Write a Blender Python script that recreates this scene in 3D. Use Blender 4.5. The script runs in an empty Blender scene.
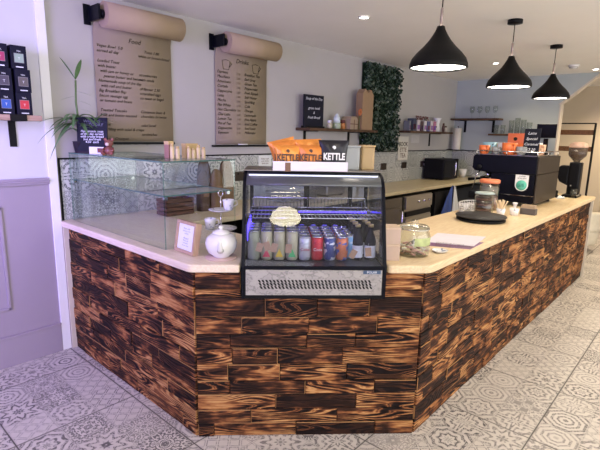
import bpy, bmesh, math, random
from mathutils import Vector, Matrix
random.seed(7)
PI = math.pi
C = bpy.context.scene.collection
sc = bpy.context.scene

# ------------------------------------------------------------------ camera
PIT, ROLL, YAW = .1934, .0211, .8407
CAM = Vector((-1.2457, -3.3189, 1.55))
F = Vector((math.sin(YAW)*math.cos(PIT), math.cos(YAW)*math.cos(PIT), -math.sin(PIT)))
R = F.cross(Vector((0, 0, 1))).normalized(); U = R.cross(F)
R2 = R*math.cos(ROLL)+U*math.sin(ROLL); U2 = -R*math.sin(ROLL)+U*math.cos(ROLL)
cd = bpy.data.cameras.new('camera'); cam = bpy.data.objects.new('camera', cd); C.objects.link(cam)
cam.matrix_world = Matrix(((R2.x, U2.x, -F.x, CAM.x), (R2.y, U2.y, -F.y, CAM.y), (R2.z, U2.z, -F.z, CAM.z), (0, 0, 0, 1)))
cd.sensor_width = 36; cd.lens = 459.6/600*36; cd.clip_start = .02
sc.camera = cam

# ------------------------------------------------------------------ light and exposure
sc.view_settings.view_transform = 'Standard'; sc.view_settings.look = 'None'
sc.view_settings.gamma = 1; sc.view_settings.use_curve_mapping = False
sc.view_settings.exposure = 0.45
w = bpy.data.worlds.new('world'); sc.world = w; w.use_nodes = True
w.node_tree.nodes['Background'].inputs[0].default_value = (.75, .82, 1, 1)
w.node_tree.nodes['Background'].inputs[1].default_value = 1.0
def area(name, loc, target, sx, sy, power, col):
    l = bpy.data.lights.new(name, 'AREA'); l.shape = 'RECTANGLE'; l.size = sx; l.size_y = sy; l.energy = power; l.color = col
    o = bpy.data.objects.new(name, l); C.objects.link(o); o.location = loc
    o.rotation_euler = (Vector(target)-Vector(loc)).to_track_quat('-Z', 'Y').to_euler(); return o
def spot(name, loc, power, col, ang=110, blend=.8, r=.04):
    l = bpy.data.lights.new(name, 'SPOT'); l.energy = power; l.color = col; l.spot_size = math.radians(ang); l.spot_blend = blend; l.shadow_soft_size = r
    o = bpy.data.objects.new(name, l); C.objects.link(o); o.location = loc; return o
area('front_fill_light', (1.4, -6.4, 1.4), (1.4, -2, 1.3), 7.6, 1.85, 112, (1, .955, .87))  # added fill light behind the camera, set at the unseen front window
area('violet_fill_light', (-2.7, -1.5, 1.7), (-.2, -.1, 1.3), 1.2, 1.2, 27, (.44, .34, 1)).data.spread = math.radians(85)  # added unseen area light, gives the left wall its violet cast
area('side_fill_light', (-3.0, -4.0, 1.4), (0, -1.6, .9), 2.6, 2.0, 34, (.86, .86, 1))  # added fill light at the solid side wall; no window there

H = 2.4615
WT = .937

# ------------------------------------------------------------------ helpers
def tag(o, label, cat, group=None):
    o['label'] = label; o['category'] = cat
    if group: o['group'] = group
    return o
def thing(name, label, cat, loc=(0, 0, 0), rotz=0, group=None):
    o = bpy.data.objects.new(name, None); C.objects.link(o); o.empty_display_size = .05
    o.location = loc; o.rotation_euler = (0, 0, rotz)
    return tag(o, label, cat, group)
def dup(root, loc, rotz=0, label=None, group=None):
    r = root.copy(); C.objects.link(r); r.location = loc; r.rotation_euler = (0, 0, rotz)
    if label: r['label'] = label
    if group: r['group'] = group
    for ch in list(root.children):
        c = ch.copy(); C.objects.link(c); c.parent = r
        for g in list(ch.children):
            d = g.copy(); C.objects.link(d); d.parent = c
    return r

class MB:
    def __init__(s): s.v = []; s.f = []; s.m = []; s.sm = []
    def add(s, vs, fs, mi=0, smooth=False):
        b = len(s.v); s.v += [tuple(x) for x in vs]
        for i, f in enumerate(fs):
            s.f.append([b+k for k in f]); s.m.append(mi[i] if isinstance(mi, list) else mi); s.sm.append(smooth)
        return s
    def box(s, x0, x1, y0, y1, z0, z1, mi=0, M=None):
        vs = [Vector((x, y, z)) for z in (z0, z1) for y in (y0, y1) for x in (x0, x1)]
        if M: vs = [M@p for p in vs]
        return s.add(vs, [(0, 2, 3, 1), (4, 5, 7, 6), (0, 1, 5, 4), (2, 6, 7, 3), (0, 4, 6, 2), (1, 3, 7, 5)], mi)
    def cbox(s, cx, cy, cz, sx, sy, sz, mi=0, M=None):
        return s.box(cx-sx/2, cx+sx/2, cy-sy/2, cy+sy/2, cz-sz/2, cz+sz/2, mi, M)
    def lathe(s, prof, c=(0, 0, 0), n=24, mi=0, M=None, smooth=True, caps=True):
        vs = []; fs = []
        for r, z in prof:
            for k in range(n):
                a = 2*PI*k/n; p = Vector((c[0]+r*math.cos(a), c[1]+r*math.sin(a), c[2]+z)); vs.append(M@p if M else p)
        for i in range(len(prof)-1):
            for k in range(n):
                k2 = (k+1) % n; fs.append((i*n+k, i*n+k2, (i+1)*n+k2, (i+1)*n+k))
        s.add(vs, fs, mi, smooth)
        if caps:
            if prof[0][0] > 1e-5: s.add(vs[:n], [tuple(reversed(range(n)))], mi)
            if prof[-1][0] > 1e-5: s.add(vs[-n:], [tuple(range(n))], mi)
        return s
    def tube(s, pts, r, n=8, mi=0, closed=False, caps=True):
        pts = [Vector(p) for p in pts]; L = len(pts); rr = r if isinstance(r, (list, tuple)) else [r]*L
        vs = []; fs = []; prev = None
        for i, p in enumerate(pts):
            if closed: t = pts[(i+1) % L]-pts[i-1]
            else: t = pts[min(i+1, L-1)]-pts[max(i-1, 0)]
            t.normalize()
            a = prev if prev else (Vector((0, 0, 1)) if abs(t.z) < .9 else Vector((1, 0, 0)))
            x = (a-t*a.dot(t)).normalized(); prev = x; y = t.cross(x)
            for k in range(n):
                q = 2*PI*k/n; vs.append(p+(x*math.cos(q)+y*math.sin(q))*rr[i])
        m = L if closed else L-1
        for i in range(m):
            j = (i+1) % L
            for k in range(n):
                k2 = (k+1) % n; fs.append((i*n+k, i*n+k2, j*n+k2, j*n+k))
        s.add(vs, fs, mi, True)
        if caps and not closed:
            s.add(vs[:n], [tuple(reversed(range(n)))], mi); s.add(vs[-n:], [tuple(range(n))], mi)
        return s
    def prism(s, poly, z0, z1, mi=0, M=None):
        n = len(poly); vs = [Vector((x, y, z0)) for x, y in poly]+[Vector((x, y, z1)) for x, y in poly]
        if M: vs = [M@p for p in vs]
        fs = [tuple(reversed(range(n))), tuple(range(n, 2*n))]+[(i, (i+1) % n, n+(i+1) % n, n+i) for i in range(n)]
        return s.add(vs, fs, mi)
    def grid(s, fn, nu, nv, mi=0, smooth=True):
        vs = [fn(i/nu, j/nv) for j in range(nv+1) for i in range(nu+1)]
        fs = [(j*(nu+1)+i, j*(nu+1)+i+1, (j+1)*(nu+1)+i+1, (j+1)*(nu+1)+i) for j in range(nv) for i in range(nu)]
        return s.add(vs, fs, mi, smooth)
    def build(s, name, mats, parent=None, bevel=0, seg=2, solid=0, loc=None, rot=None):
        me = bpy.data.meshes.new(name); me.from_pydata(s.v, [], s.f)
        if not isinstance(mats, (list, tuple)): mats = [mats]
        for m in mats: me.materials.append(m)
        for p, mi, sm in zip(me.polygons, s.m, s.sm): p.material_index = mi; p.use_smooth = sm
        me.update()
        bm = bmesh.new(); bm.from_mesh(me); bmesh.ops.remove_doubles(bm, verts=bm.verts, dist=1e-6)
        bmesh.ops.recalc_face_normals(bm, faces=bm.faces); bm.to_mesh(me); bm.free()
        o = bpy.data.objects.new(name, me); C.objects.link(o)
        if parent: o.parent = parent
        if loc: o.location = loc
        if rot: o.rotation_euler = rot
        if solid:
            md = o.modifiers.new('solid', 'SOLIDIFY'); md.thickness = solid; md.offset = 0
        if bevel:
            md = o.modifiers.new('bevel', 'BEVEL'); md.width = bevel; md.segments = seg; md.limit_method = 'ANGLE'; md.angle_limit = math.radians(40)
        return o
def struct(name, mb, mat, bevel=0, parent=None):
    o = mb.build(name, mat, parent, bevel)
    if not parent: o['kind'] = 'structure'
    return o
def text(name, body, size, mat, parent, loc, rotz=0, align='LEFT', shear=0, ext=.0004, offs=0, spacing=1, tilt=PI/2, rx=None):
    cu = bpy.data.curves.new(name, 'FONT'); cu.body = body; cu.size = size; cu.extrude = ext; cu.align_x = align; cu.shear = shear; cu.offset = offs; cu.space_line = spacing
    cu.resolution_u = 2
    tmp = bpy.data.objects.new(name, cu); me = bpy.data.meshes.new_from_object(tmp); bpy.data.objects.remove(tmp); me.materials.clear(); me.materials.append(mat)
    o = bpy.data.objects.new(name, me); C.objects.link(o); o.parent = parent
    o.location = loc; o.rotation_euler = (tilt, 0, rotz); return o

# ------------------------------------------------------------------ shader helpers
class X:
    """socket wrapper with operators"""
    nt = None
    def __init__(s, k): s.k = k
    @staticmethod
    def m(op, *a, clamp=False):
        n = X.nt.nodes.new('ShaderNodeMath'); n.operation = op; n.use_clamp = clamp
        for i, q in enumerate(a):
            if isinstance(q, X): X.nt.links.new(q.k, n.inputs[i])
            else: n.inputs[i].default_value = q
        return X(n.outputs[0])
    def __add__(a, b): return X.m('ADD', a, b)
    __radd__ = __add__
    def __sub__(a, b): return X.m('SUBTRACT', a, b)
    def __rsub__(a, b): return X.m('SUBTRACT', b, a)
    def __mul__(a, b): return X.m('MULTIPLY', a, b)
    __rmul__ = __mul__
    def __truediv__(a, b): return X.m('DIVIDE', a, b)
def fract(a): return X.m('FRACT', a)
def floor_(a): return X.m('FLOOR', a)
def absx(a): return X.m('ABSOLUTE', a)
def sinx(a): return X.m('SINE', a)
def cosx(a): return X.m('COSINE', a)
def maxx(a, b): return X.m('MAXIMUM', a, b)
def minx(a, b): return X.m('MINIMUM', a, b)
def gt(a, b): return X.m('GREATER_THAN', a, b)
def sst(a, lo, hi):
    n = X.nt.nodes.new('ShaderNodeMapRange'); n.interpolation_type = 'SMOOTHSTEP'
    X.nt.links.new(a.k, n.inputs[0]); n.inputs[1].default_value = lo; n.inputs[2].default_value = hi
    return X(n.outputs[0])
def lerp(a, b, t): return a+(b-a)*t
def comb(x, y, z=0.0):
    n = X.nt.nodes.new('ShaderNodeCombineXYZ')
    for i, q in enumerate((x, y, z)):
        if isinstance(q, X): X.nt.links.new(q.k, n.inputs[i])
        else: n.inputs[i].default_value = q
    return X(n.outputs[0])
def noise(vec, scale, detail=2, rough=.5):
    n = X.nt.nodes.new('ShaderNodeTexNoise'); X.nt.links.new(vec.k, n.inputs['Vector'])
    n.inputs['Scale'].default_value = scale; n.inputs['Detail'].default_value = detail; n.inputs['Roughness'].default_value = rough
    return X(n.outputs[0])
def white(vec):
    n = X.nt.nodes.new('ShaderNodeTexWhiteNoise'); n.noise_dimensions = '3D'; X.nt.links.new(vec.k, n.inputs['Vector']); return X(n.outputs[0])
def mixc(t, a, b):
    n = X.nt.nodes.new('ShaderNodeMix'); n.data_type = 'RGBA'
    if isinstance(t, X): X.nt.links.new(t.k, n.inputs[0])
    else: n.inputs[0].default_value = t
    for i, q in ((6, a), (7, b)):
        if isinstance(q, X): X.nt.links.new(q.k, n.inputs[i])
        else: n.inputs[i].default_value = (*q, 1)
    return X(n.outputs[2])
def coords(kind='Object'):
    n = X.nt.nodes.new('ShaderNodeTexCoord'); s = X.nt.nodes.new('ShaderNodeSeparateXYZ'); X.nt.links.new(n.outputs[kind], s.inputs[0])
    return X(s.outputs[0]), X(s.outputs[1]), X(s.outputs[2]), X(n.outputs[kind])
def newmat(name):
    m = bpy.data.materials.new(name); m.use_nodes = True; X.nt = m.node_tree
    return m, m.node_tree.nodes['Principled BSDF']
def setin(b, key, v):
    if isinstance(v, X): X.nt.links.new(v.k, b.inputs[key])
    else: b.inputs[key].default_value = (*v, 1) if isinstance(v, tuple) else v
def bump(b, h, dist=.002, strength=1):
    n = X.nt.nodes.new('ShaderNodeBump'); n.inputs['Distance'].default_value = dist; n.inputs['Strength'].default_value = strength
    X.nt.links.new(h.k, n.inputs['Height']); X.nt.links.new(n.outputs[0], b.inputs['Normal'])
def pbr(name, col, rough=.5, metal=0, var=.08, scale=20, coat=0, emit=None, es=0):
    m, b = newmat(name); x, y, z, v = coords()
    n = noise(v, scale, 3)
    dark = tuple(c*(1-var) for c in col); lite = tuple(min(1, c*(1+var)) for c in col)
    setin(b, 'Base Color', mixc(n, dark, lite)); setin(b, 'Roughness', rough); setin(b, 'Metallic', metal); setin(b, 'Coat Weight', coat)
    if max(col) < .06 and not metal: setin(b, 'Specular IOR Level', .12)
    if emit: setin(b, 'Emission Color', emit); setin(b, 'Emission Strength', es)
    return m
def glass(name, tint=(.96, .99, .98), refl=1.0, edge=False, frost=0.0):
    m, b = newmat(name); nt = m.node_tree; nt.nodes.remove(b); out = nt.nodes['Material Output']
    t = nt.nodes.new('ShaderNodeBsdfTransparent'); t.inputs[0].default_value = (*tint, 1)
    g = nt.nodes.new('ShaderNodeBsdfGlossy'); g.inputs['Roughness'].default_value = .02+frost
    f = nt.nodes.new('ShaderNodeLayerWeight'); f.inputs[0].default_value = .5
    pw = nt.nodes.new('ShaderNodeMath'); pw.operation = 'POWER'; pw.inputs[1].default_value = 4.5; nt.links.new(f.outputs['Facing'], pw.inputs[0])
    mu = nt.nodes.new('ShaderNodeMath'); mu.operation = 'MULTIPLY_ADD'; mu.inputs[1].default_value = .7*refl; mu.inputs[2].default_value = .04*refl; nt.links.new(pw.outputs[0], mu.inputs[0])
    mx = nt.nodes.new('ShaderNodeMixShader'); nt.links.new(mu.outputs[0], mx.inputs[0]); nt.links.new(t.outputs[0], mx.inputs[1]); nt.links.new(g.outputs[0], mx.inputs[2])
    nt.links.new(mx.outputs[0], out.inputs[0]); return m
def frosted(name, col, op=.5, rough=.4):
    m, b = newmat(name); nt = m.node_tree; setin(b, 'Base Color', col); setin(b, 'Roughness', rough); setin(b, 'Alpha', op); return m
def emis(name, col, s):
    m, b = newmat(name); setin(b, 'Base Color', col); setin(b, 'Emission Color', col); setin(b, 'Emission Strength', s); return m

# patchwork ornament: darkness 0..1 for cell coordinates
def ornament(px, py, cells, seed):
    cx = floor_(px*cells); cy = floor_(py*cells); qx = fract(px*cells)-.5; qy = fract(py*cells)-.5
    ax = absx(qx); ay = absx(qy)
    rnd = white(comb(cx, cy, seed)); wq = noise(comb(px*1.0, py*1.0, seed), 16.0, 2)*.03-.015
    qx = qx+wq; qy = qy+wq; rnd2 = white(comb(cx, cy, seed+5.3))
    r = X.m('SQRT', qx*qx+qy*qy); an = X.m('ARCTAN2', qy, qx)
    lo = minx(ax, ay); hi = maxx(ax, ay)
    # symmetric lace: contour lines of noise in mirrored coordinates
    nz = noise(comb(hi*1.0, lo*1.0, rnd*37.0+seed), 7.0, 1.0)
    lace = sst(absx(fract(nz*5.0)-.5), .18, .30)
    rings = sst(sinx(r*34.0+cosx(an*8.0)*1.6*(1.0-r)), -.1, .3)
    petals = sst(sinx((r-.13*cosx(an*8.0)*r*2.0)*24.0), .0, .4)
    octo = sst(sinx(maxx(hi, (ax+ay)*.72)*44.0), .0, .4)
    d1 = absx(fract((qx+qy)*2.5)-.5); d2 = absx(fract((qx-qy)*2.5)-.5)
    latt = 1.0-sst(absx(minx(d1, d2)-.10), .02, .07)
    cr = X.m('SQRT', (ax-.5)*(ax-.5)+(ay-.5)*(ay-.5))
    corn = sst(sinx(cr*36.0+cosx(an*8.0)*1.8), .0, .4)
    out = lace*.9
    for i, d in enumerate((rings, petals, octo, latt, corn)):
        t = gt(rnd, .34+i*.132)
        out = lerp(out, d*.35+lace*d*.65, t)
    # each design confined by its own frame line
    fr = sst(hi, .455, .475)*(1.0-sst(hi, .48, .495))
    amt = .55+rnd2*.45
    return maxx(out*amt, fr*.3), rnd2

def floor_mat():
    m, b = newmat('patterned_floor_tile'); x, y, z, v = coords()
    S = .62
    tx = (x+.04)/S; ty = (y+.93)/S
    d, rn = ornament(tx, ty, 3.0, 3.0)
    wear = noise(v, 7.0, 5, .65); fine = noise(v, 60.0, 2)
    dd = d*sst(wear, .18, .46)*(.75+fine*.5)
    base = mixc(wear, (.54, .495, .46), (.68, .635, .595))
    col = mixc(dd, base, (.10, .09, .095))
    gx = absx(fract(tx)-.5); gy = absx(fract(ty)-.5)
    gr = maxx(sst(gx, .4945, .4965), sst(gy, .4945, .4965))
    setin(b, 'Base Color', mixc(gr, col, (.10, .09, .085))); setin(b, 'Roughness', .42+fine*.12); setin(b, 'Specular IOR Level', .35)
    bump(b, 1.0-gr, .0015); return m
def splash_mat():
    m, b = newmat('patterned_wall_tile'); x, y, z, v = coords()
    t = x+y
    d, rn = ornament(t/.6, (z-.937)/.6, 3.0, 11.0)
    wear = noise(v, 9.0, 4, .6)
    base = mixc(rn, (.42, .435, .40), (.62, .63, .59))
    col = mixc(d*sst(wear, .1, .4), base, (.105, .12, .12))
    setin(b, 'Base Color', col); setin(b, 'Roughness', .25); return m
def charred_mat():
    m, b = newmat('charred_board'); nt = m.node_tree
    uv = nt.nodes.new('ShaderNodeUVMap'); uv.uv_map = 'grain'; s = nt.nodes.new('ShaderNodeSeparateXYZ'); nt.links.new(uv.outputs[0], s.inputs[0])
    u, v = X(s.outputs[0]), X(s.outputs[1])
    at = nt.nodes.new('ShaderNodeAttribute'); at.attribute_name = 'tone'; sp = nt.nodes.new('ShaderNodeSeparateXYZ'); nt.links.new(at.outputs['Vector'], sp.inputs[0])
    rt, rc, edge = X(sp.outputs[0]), X(sp.outputs[1]), X(sp.outputs[2])
    fld = noise(comb(u*1.3, v*8.0, rt*30.0), 1.6, 1.0, .4)
    wob = noise(comb(u*3.0, v*40.0, rt*11.0), 2.0, 2)
    ringm = sst(sinx(fld*88.0+v*330.0+wob*4.0), -.7, .9)
    fib = noise(comb(u*3.0, v*300.0, rt*9.0), 1.0, 3, .6)
    figure = sst(noise(comb(u*1.6, v*4.0, rt*5.0+2.0), 1.7, 1), .36, .62)
    soft = noise(comb(u*3.0, v*7.0, rt*17.0+4.0), 1.9, 3, .55)
    streak = noise(comb(u*5.0, v*45.0, rt*7.0+9.0), 1.4, 3, .6)
    heat = sst(soft*.60+streak*.40+(rc-.5)*.14, .32, .60)
    rg_ = sinx(fld*88.0+v*330.0+wob*4.0)
    thin = (1.0-sst(absx(rg_+.75), .08, .30))*figure
    t = X.m('MINIMUM', heat*.84+ringm*(.10+figure*.40)+fib*.12-thin*.34, 1.0)
    cr_ = nt.nodes.new('ShaderNodeValToRGB'); nt.links.new(t.k, cr_.inputs[0]); el = cr_.color_ramp.elements
    for p_, c_ in ((0.0, (.53, .29, .12)), (.22, (.39, .17, .062)), (.46, (.21, .076, .030)), (.70, (.060, .023, .013)), (1.0, (.009, .005, .005))):
        e_ = el[0] if p_ == 0 else (el[len(el)-1] if p_ == 1.0 else el.new(p_)); e_.position = p_; e_.color = (*c_, 1)
    col = X(cr_.outputs[0])
    tan = mixc(fib, (.50, .28, .12), (.30, .14, .055))
    col = mixc(edge, col, tan)
    setin(b, 'Base Color', col); setin(b, 'Roughness', .5+fib*.2); setin(b, 'Specular IOR Level', .14)
    bump(b, ringm*-1.0+fib*.5, .0016, .8); return m
def wood_mat(name, c1, c2, axis='x', rough=.45, plank=.0, freq=1.0):
    m, b = newmat(name); x, y, z, v = coords()
    a, c, e = {'x': (x, y, z), 'y': (y, x, z), 'z': (z, x, y)}[axis]
    seed = floor_(c/plank)*3.7 if plank else 0.0
    f = noise(comb(a*1.2*freq, c*14.0*freq+seed, e*14.0*freq), 1.6, 2, .5)
    ring = sst(sinx(f*55.0), -.9, .9)
    fib = noise(comb(a*6.0, c*200.0, e*200.0), 1.0, 2)
    t = ring*.55+fib*.45
    if plank: t = t*.75+white(comb(seed, 1.0, 2.0))*.3
    setin(b, 'Base Color', mixc(t, c1, c2)); setin(b, 'Roughness', rough); setin(b, 'Specular IOR Level', .3); bump(b, fib, .0004); return m

M = {}
M['floor'] = floor_mat(); M['splash'] = splash_mat(); M['char'] = charred_mat()
M['wall'] = pbr('taupe_wall_paint', (.44, .42, .405), .8, var=.03, scale=6)
M['wallr'] = pbr('blue_grey_wall_paint', (.42, .465, .47), .8, var=.03, scale=6)
M['wallw'] = pbr('white_wall_paint', (.62, .61, .67), .7, var=.03, scale=6)
M['dado'] = pbr('mauve_panel_paint', (.33, .275, .345), .5, var=.04, scale=5)
M['beige'] = pbr('beige_wall_paint', (.66, .56, .43), .8, var=.04, scale=5)
M['ceil'] = pbr('ceiling_paint', (.88, .865, .83), .9, var=.03, scale=4)
M['trim'] = pbr('white_gloss_trim', (.80, .79, .82), .35, var=.02)
M['cream'] = pbr('cream_painted_board', (.62, .55, .46), .5, var=.06)
M['pine'] = wood_mat('pale_pine_worktop', (.80, .66, .44), (.66, .48, .28), 'x', .35, .145)
M['piney'] = wood_mat('pale_pine_worktop_left', (.80, .70, .56), (.68, .55, .42), 'y', .35, .145)
M['kraft'] = pbr('kraft_paper', (.39, .29, .195), .85, var=.06, scale=14)
M['kraftr'] = pbr('kraft_paper_sheet', (.285, .225, .16), .85, var=.06, scale=8)
M['black'] = pbr('black_satin', (.007, .007, .009), .4, var=.2)
M['blackm'] = pbr('matt_black_metal', (.009, .009, .010), .6, var=.2)
M['navy'] = pbr('navy_black_enamel', (.004, .0045, .009), .35, var=.2)
M['umber'] = pbr('brown_grey_enamel', (.040, .032, .026), .4, var=.1)
M['steel'] = pbr('brushed_steel', (.50, .47, .43), .38, 1, var=.08, scale=60)
M['chrome'] = pbr('polished_chrome', (.82, .82, .82), .12, 1, var=.02)
M['white'] = pbr('white_glaze', (.78, .77, .78), .22, var=.03)
M['whitep'] = pbr('white_paper', (.80, .80, .83), .7, var=.03)
M['orange'] = pbr('orange_glaze', (.80, .19, .05), .3, var=.05)
M['bluegl'] = pbr('pale_blue_glaze', (.35, .62, .70), .3, var=.05)
M['greygl'] = pbr('grey_glaze', (.28, .30, .31), .3, var=.08)
M['peach'] = pbr('peach_glaze', (.85, .52, .34), .35, var=.05)
M['dkwood'] = wood_mat('dark_shelf_wood', (.12, .065, .035), (.045, .024, .014), 'x', .55)
M['shelfwood'] = wood_mat('pinkish_pine_shelf', (.46, .32, .26), (.34, .215, .17), 'x', .55)
M['framew'] = wood_mat('pale_oak_frame', (.52, .36, .26), (.42, .28, .2), 'z', .5)
M['chalk'] = pbr('chalkboard', (.012, .013, .022), .55, var=.3)
M['chalkink'] = pbr('chalk_ink', (.72, .73, .78), .8)
M['ink'] = pbr('black_marker_ink', (.012, .009, .009), .7)
M['inkf'] = pbr('faded_marker_ink', (.16, .11, .08), .7)
M['leaf'] = pbr('plant_leaf', (.10, .20, .075), .4, var=.5, scale=30)
M['stem'] = pbr('plant_stem', (.10, .17, .05), .5, var=.3)
M['glass'] = glass('clear_pane'); M['glassf'] = glass('cooler_glass', (.74, .77, .86), .9)
M['glassj'] = glass('jar_glass', (.93, .95, .94), 1.4)
M['gedge'] = pbr('green_glass_edge', (.07, .16, .14), .15, var=.1)
M['gedge2'] = glass('pale_glass_edge', (.55, .78, .72), 1.2)
M['lamp'] = emis('pendant_diffuser', (1, .94, .84), 9.0)
M['down'] = emis('downlight_lens', (1, .92, .80), 18)
M['led'] = emis('violet_glow', (.10, .06, 1), 2.6)
M['ledw'] = emis('cool_led', (.75, .80, 1), .5)

def plane_box(x0, x1, y0, y1, z0, z1): return MB().box(x0, x1, y0, y1, z0, z1)

# ================================================================== SETTING
XL, XR, YF, XF = -3.1, 6.23, -6.5, 8.1
struct('floor', plane_box(XL-.1, XF+.1, YF-.1, .12, -.1, 0), M['floor'])
struct('ceiling', plane_box(XL-.1, XF+.1, YF-.1, .12, H, H+.1), M['ceil'])
struct('wall_back', plane_box(-.03, XF, .0, .12, 0, H), M['wall'])
# left wall, a little in front of the main one: white above, mauve panelling below
YS = -.02
wl = struct('wall_left', MB().box(XL, -.085, YS, .12, 1.235, H, 0).box(XL, -.085, YS, .12, 0, 1.235, 1), [M['wallw'], M['dado']])
struct('trim_1', MB().box(-.087, -.03, YS-.012, .12, 0, H), M['trim'], .002)
rail = MB().box(XL, -.0875, YS-.02, YS, 1.195, 1.21).box(XL, -.0875, YS-.03, YS, 1.21, 1.222).box(XL, -.0875, YS-.022, YS, 1.222, 1.238)
struct('trim_2', rail, M['dado'], .003)
pm = MB()
for x0 in (-1.12, -2.1):
    x1 = x0+.74
    for a, b_, c_, d_ in ((x0, x1, 1.05, 1.068), (x0, x1, .387, .405), (x0, x0+.018, .387, 1.068), (x1-.018, x1, .387, 1.068)):
        pm.box(a, b_, YS-.012, YS, c_, d_)
struct('trim_3', pm, M['dado'], .003)
struct('baseboard_left', MB().box(XL, -.0875, YS-.014, YS, 0, .195).box(XL, -.0875, YS-.02, YS, .195, .212), M['dado'], .003)
struct('wall_side', plane_box(XL-.1, XL, YF, .12, 0, H), M['wallw'])
# unseen shop front; its window is widened to fit the fill light
wf = MB().box(XL, XF, YF-.1, YF, 0, .45).box(XL, XF, YF-.1, YF, 2.3, H).box(XL, -2.5, YF-.1, YF, .45, 2.3).box(5.3, XF, YF-.1, YF, .45, 2.3)
struct('wall_front', wf, M['wallw'])
wo = struct('window_1', MB().box(-2.5, 5.3, YF-.06, YF-.05, .45, 2.3), M['glass'])
wfm = MB()
for xx in (-2.5, -.57, 1.36, 3.29, 5.22): wfm.box(xx, xx+.08, YF-.09, YF-.01, .45, 2.3)
wfm.build('window_frame', M['trim'], wo)
# right-hand wall with the sloping opening
t = .13
wr = MB()
wr.prism([(0, 0), (1.54, 0), (1.54, 2.045), (2.02, H), (0, H)], 0, t, 0, Matrix(((0, 0, 1, XR), (-1, 0, 0, 0), (0, 1, 0, 0), (0, 0, 0, 1))))
struct('wall_right', wr, M['wallr'])
rv = MB().box(XR-.006, XR+t+.006, -1.56, -1.5405, 0, 2.05)
a_ = math.atan2(H-2.045, .48)
rv.box(0, .63, -.02, 0, 0, 1, 0, Matrix.Translation((XR-.006, -1.541, 2.045))@Matrix.Rotation(0, 4, 'X')@Matrix(((0, 0, t+.012, 0), (-math.cos(a_), -math.sin(a_), 0, 0), (math.sin(a_), -math.cos(a_), 0, 0), (0, 0, 0, 1))))
struct('trim_4', rv, M['cream'])
struct('wall_far', plane_box(XF, XF+.1, YF, .12, 0, H), M['beige'])
struct('wall_right_2', plane_box(XR, XR+t, YF, -4.2, 0, H), M['wallw'])
fp = MB()
for k in range(7): fp.box(XF-.03, XF, -2.02-k*.14, -1.93-k*.14, 0, 2.3)
struct('trim_5', fp, M['cream'], .006)
# splashback tiles and their black edging
struct('wall_back_tiles', plane_box(-.003, XR, -.008, 0, WT-.01, 1.352), M['splash'])
struct('wall_right_tiles', plane_box(XR-.008, XR, -1.5, -.008, WT-.01, 1.352), M['splash'])
struct('trim_6', MB().box(-.014, XR, -.012, 0, 1.352, 1.364).box(-.014, -.003, -.012, 0, WT, 1.352).box(XR-.012, XR, -1.5, -.012, 1.352, 1.364), M['black'])

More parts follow.
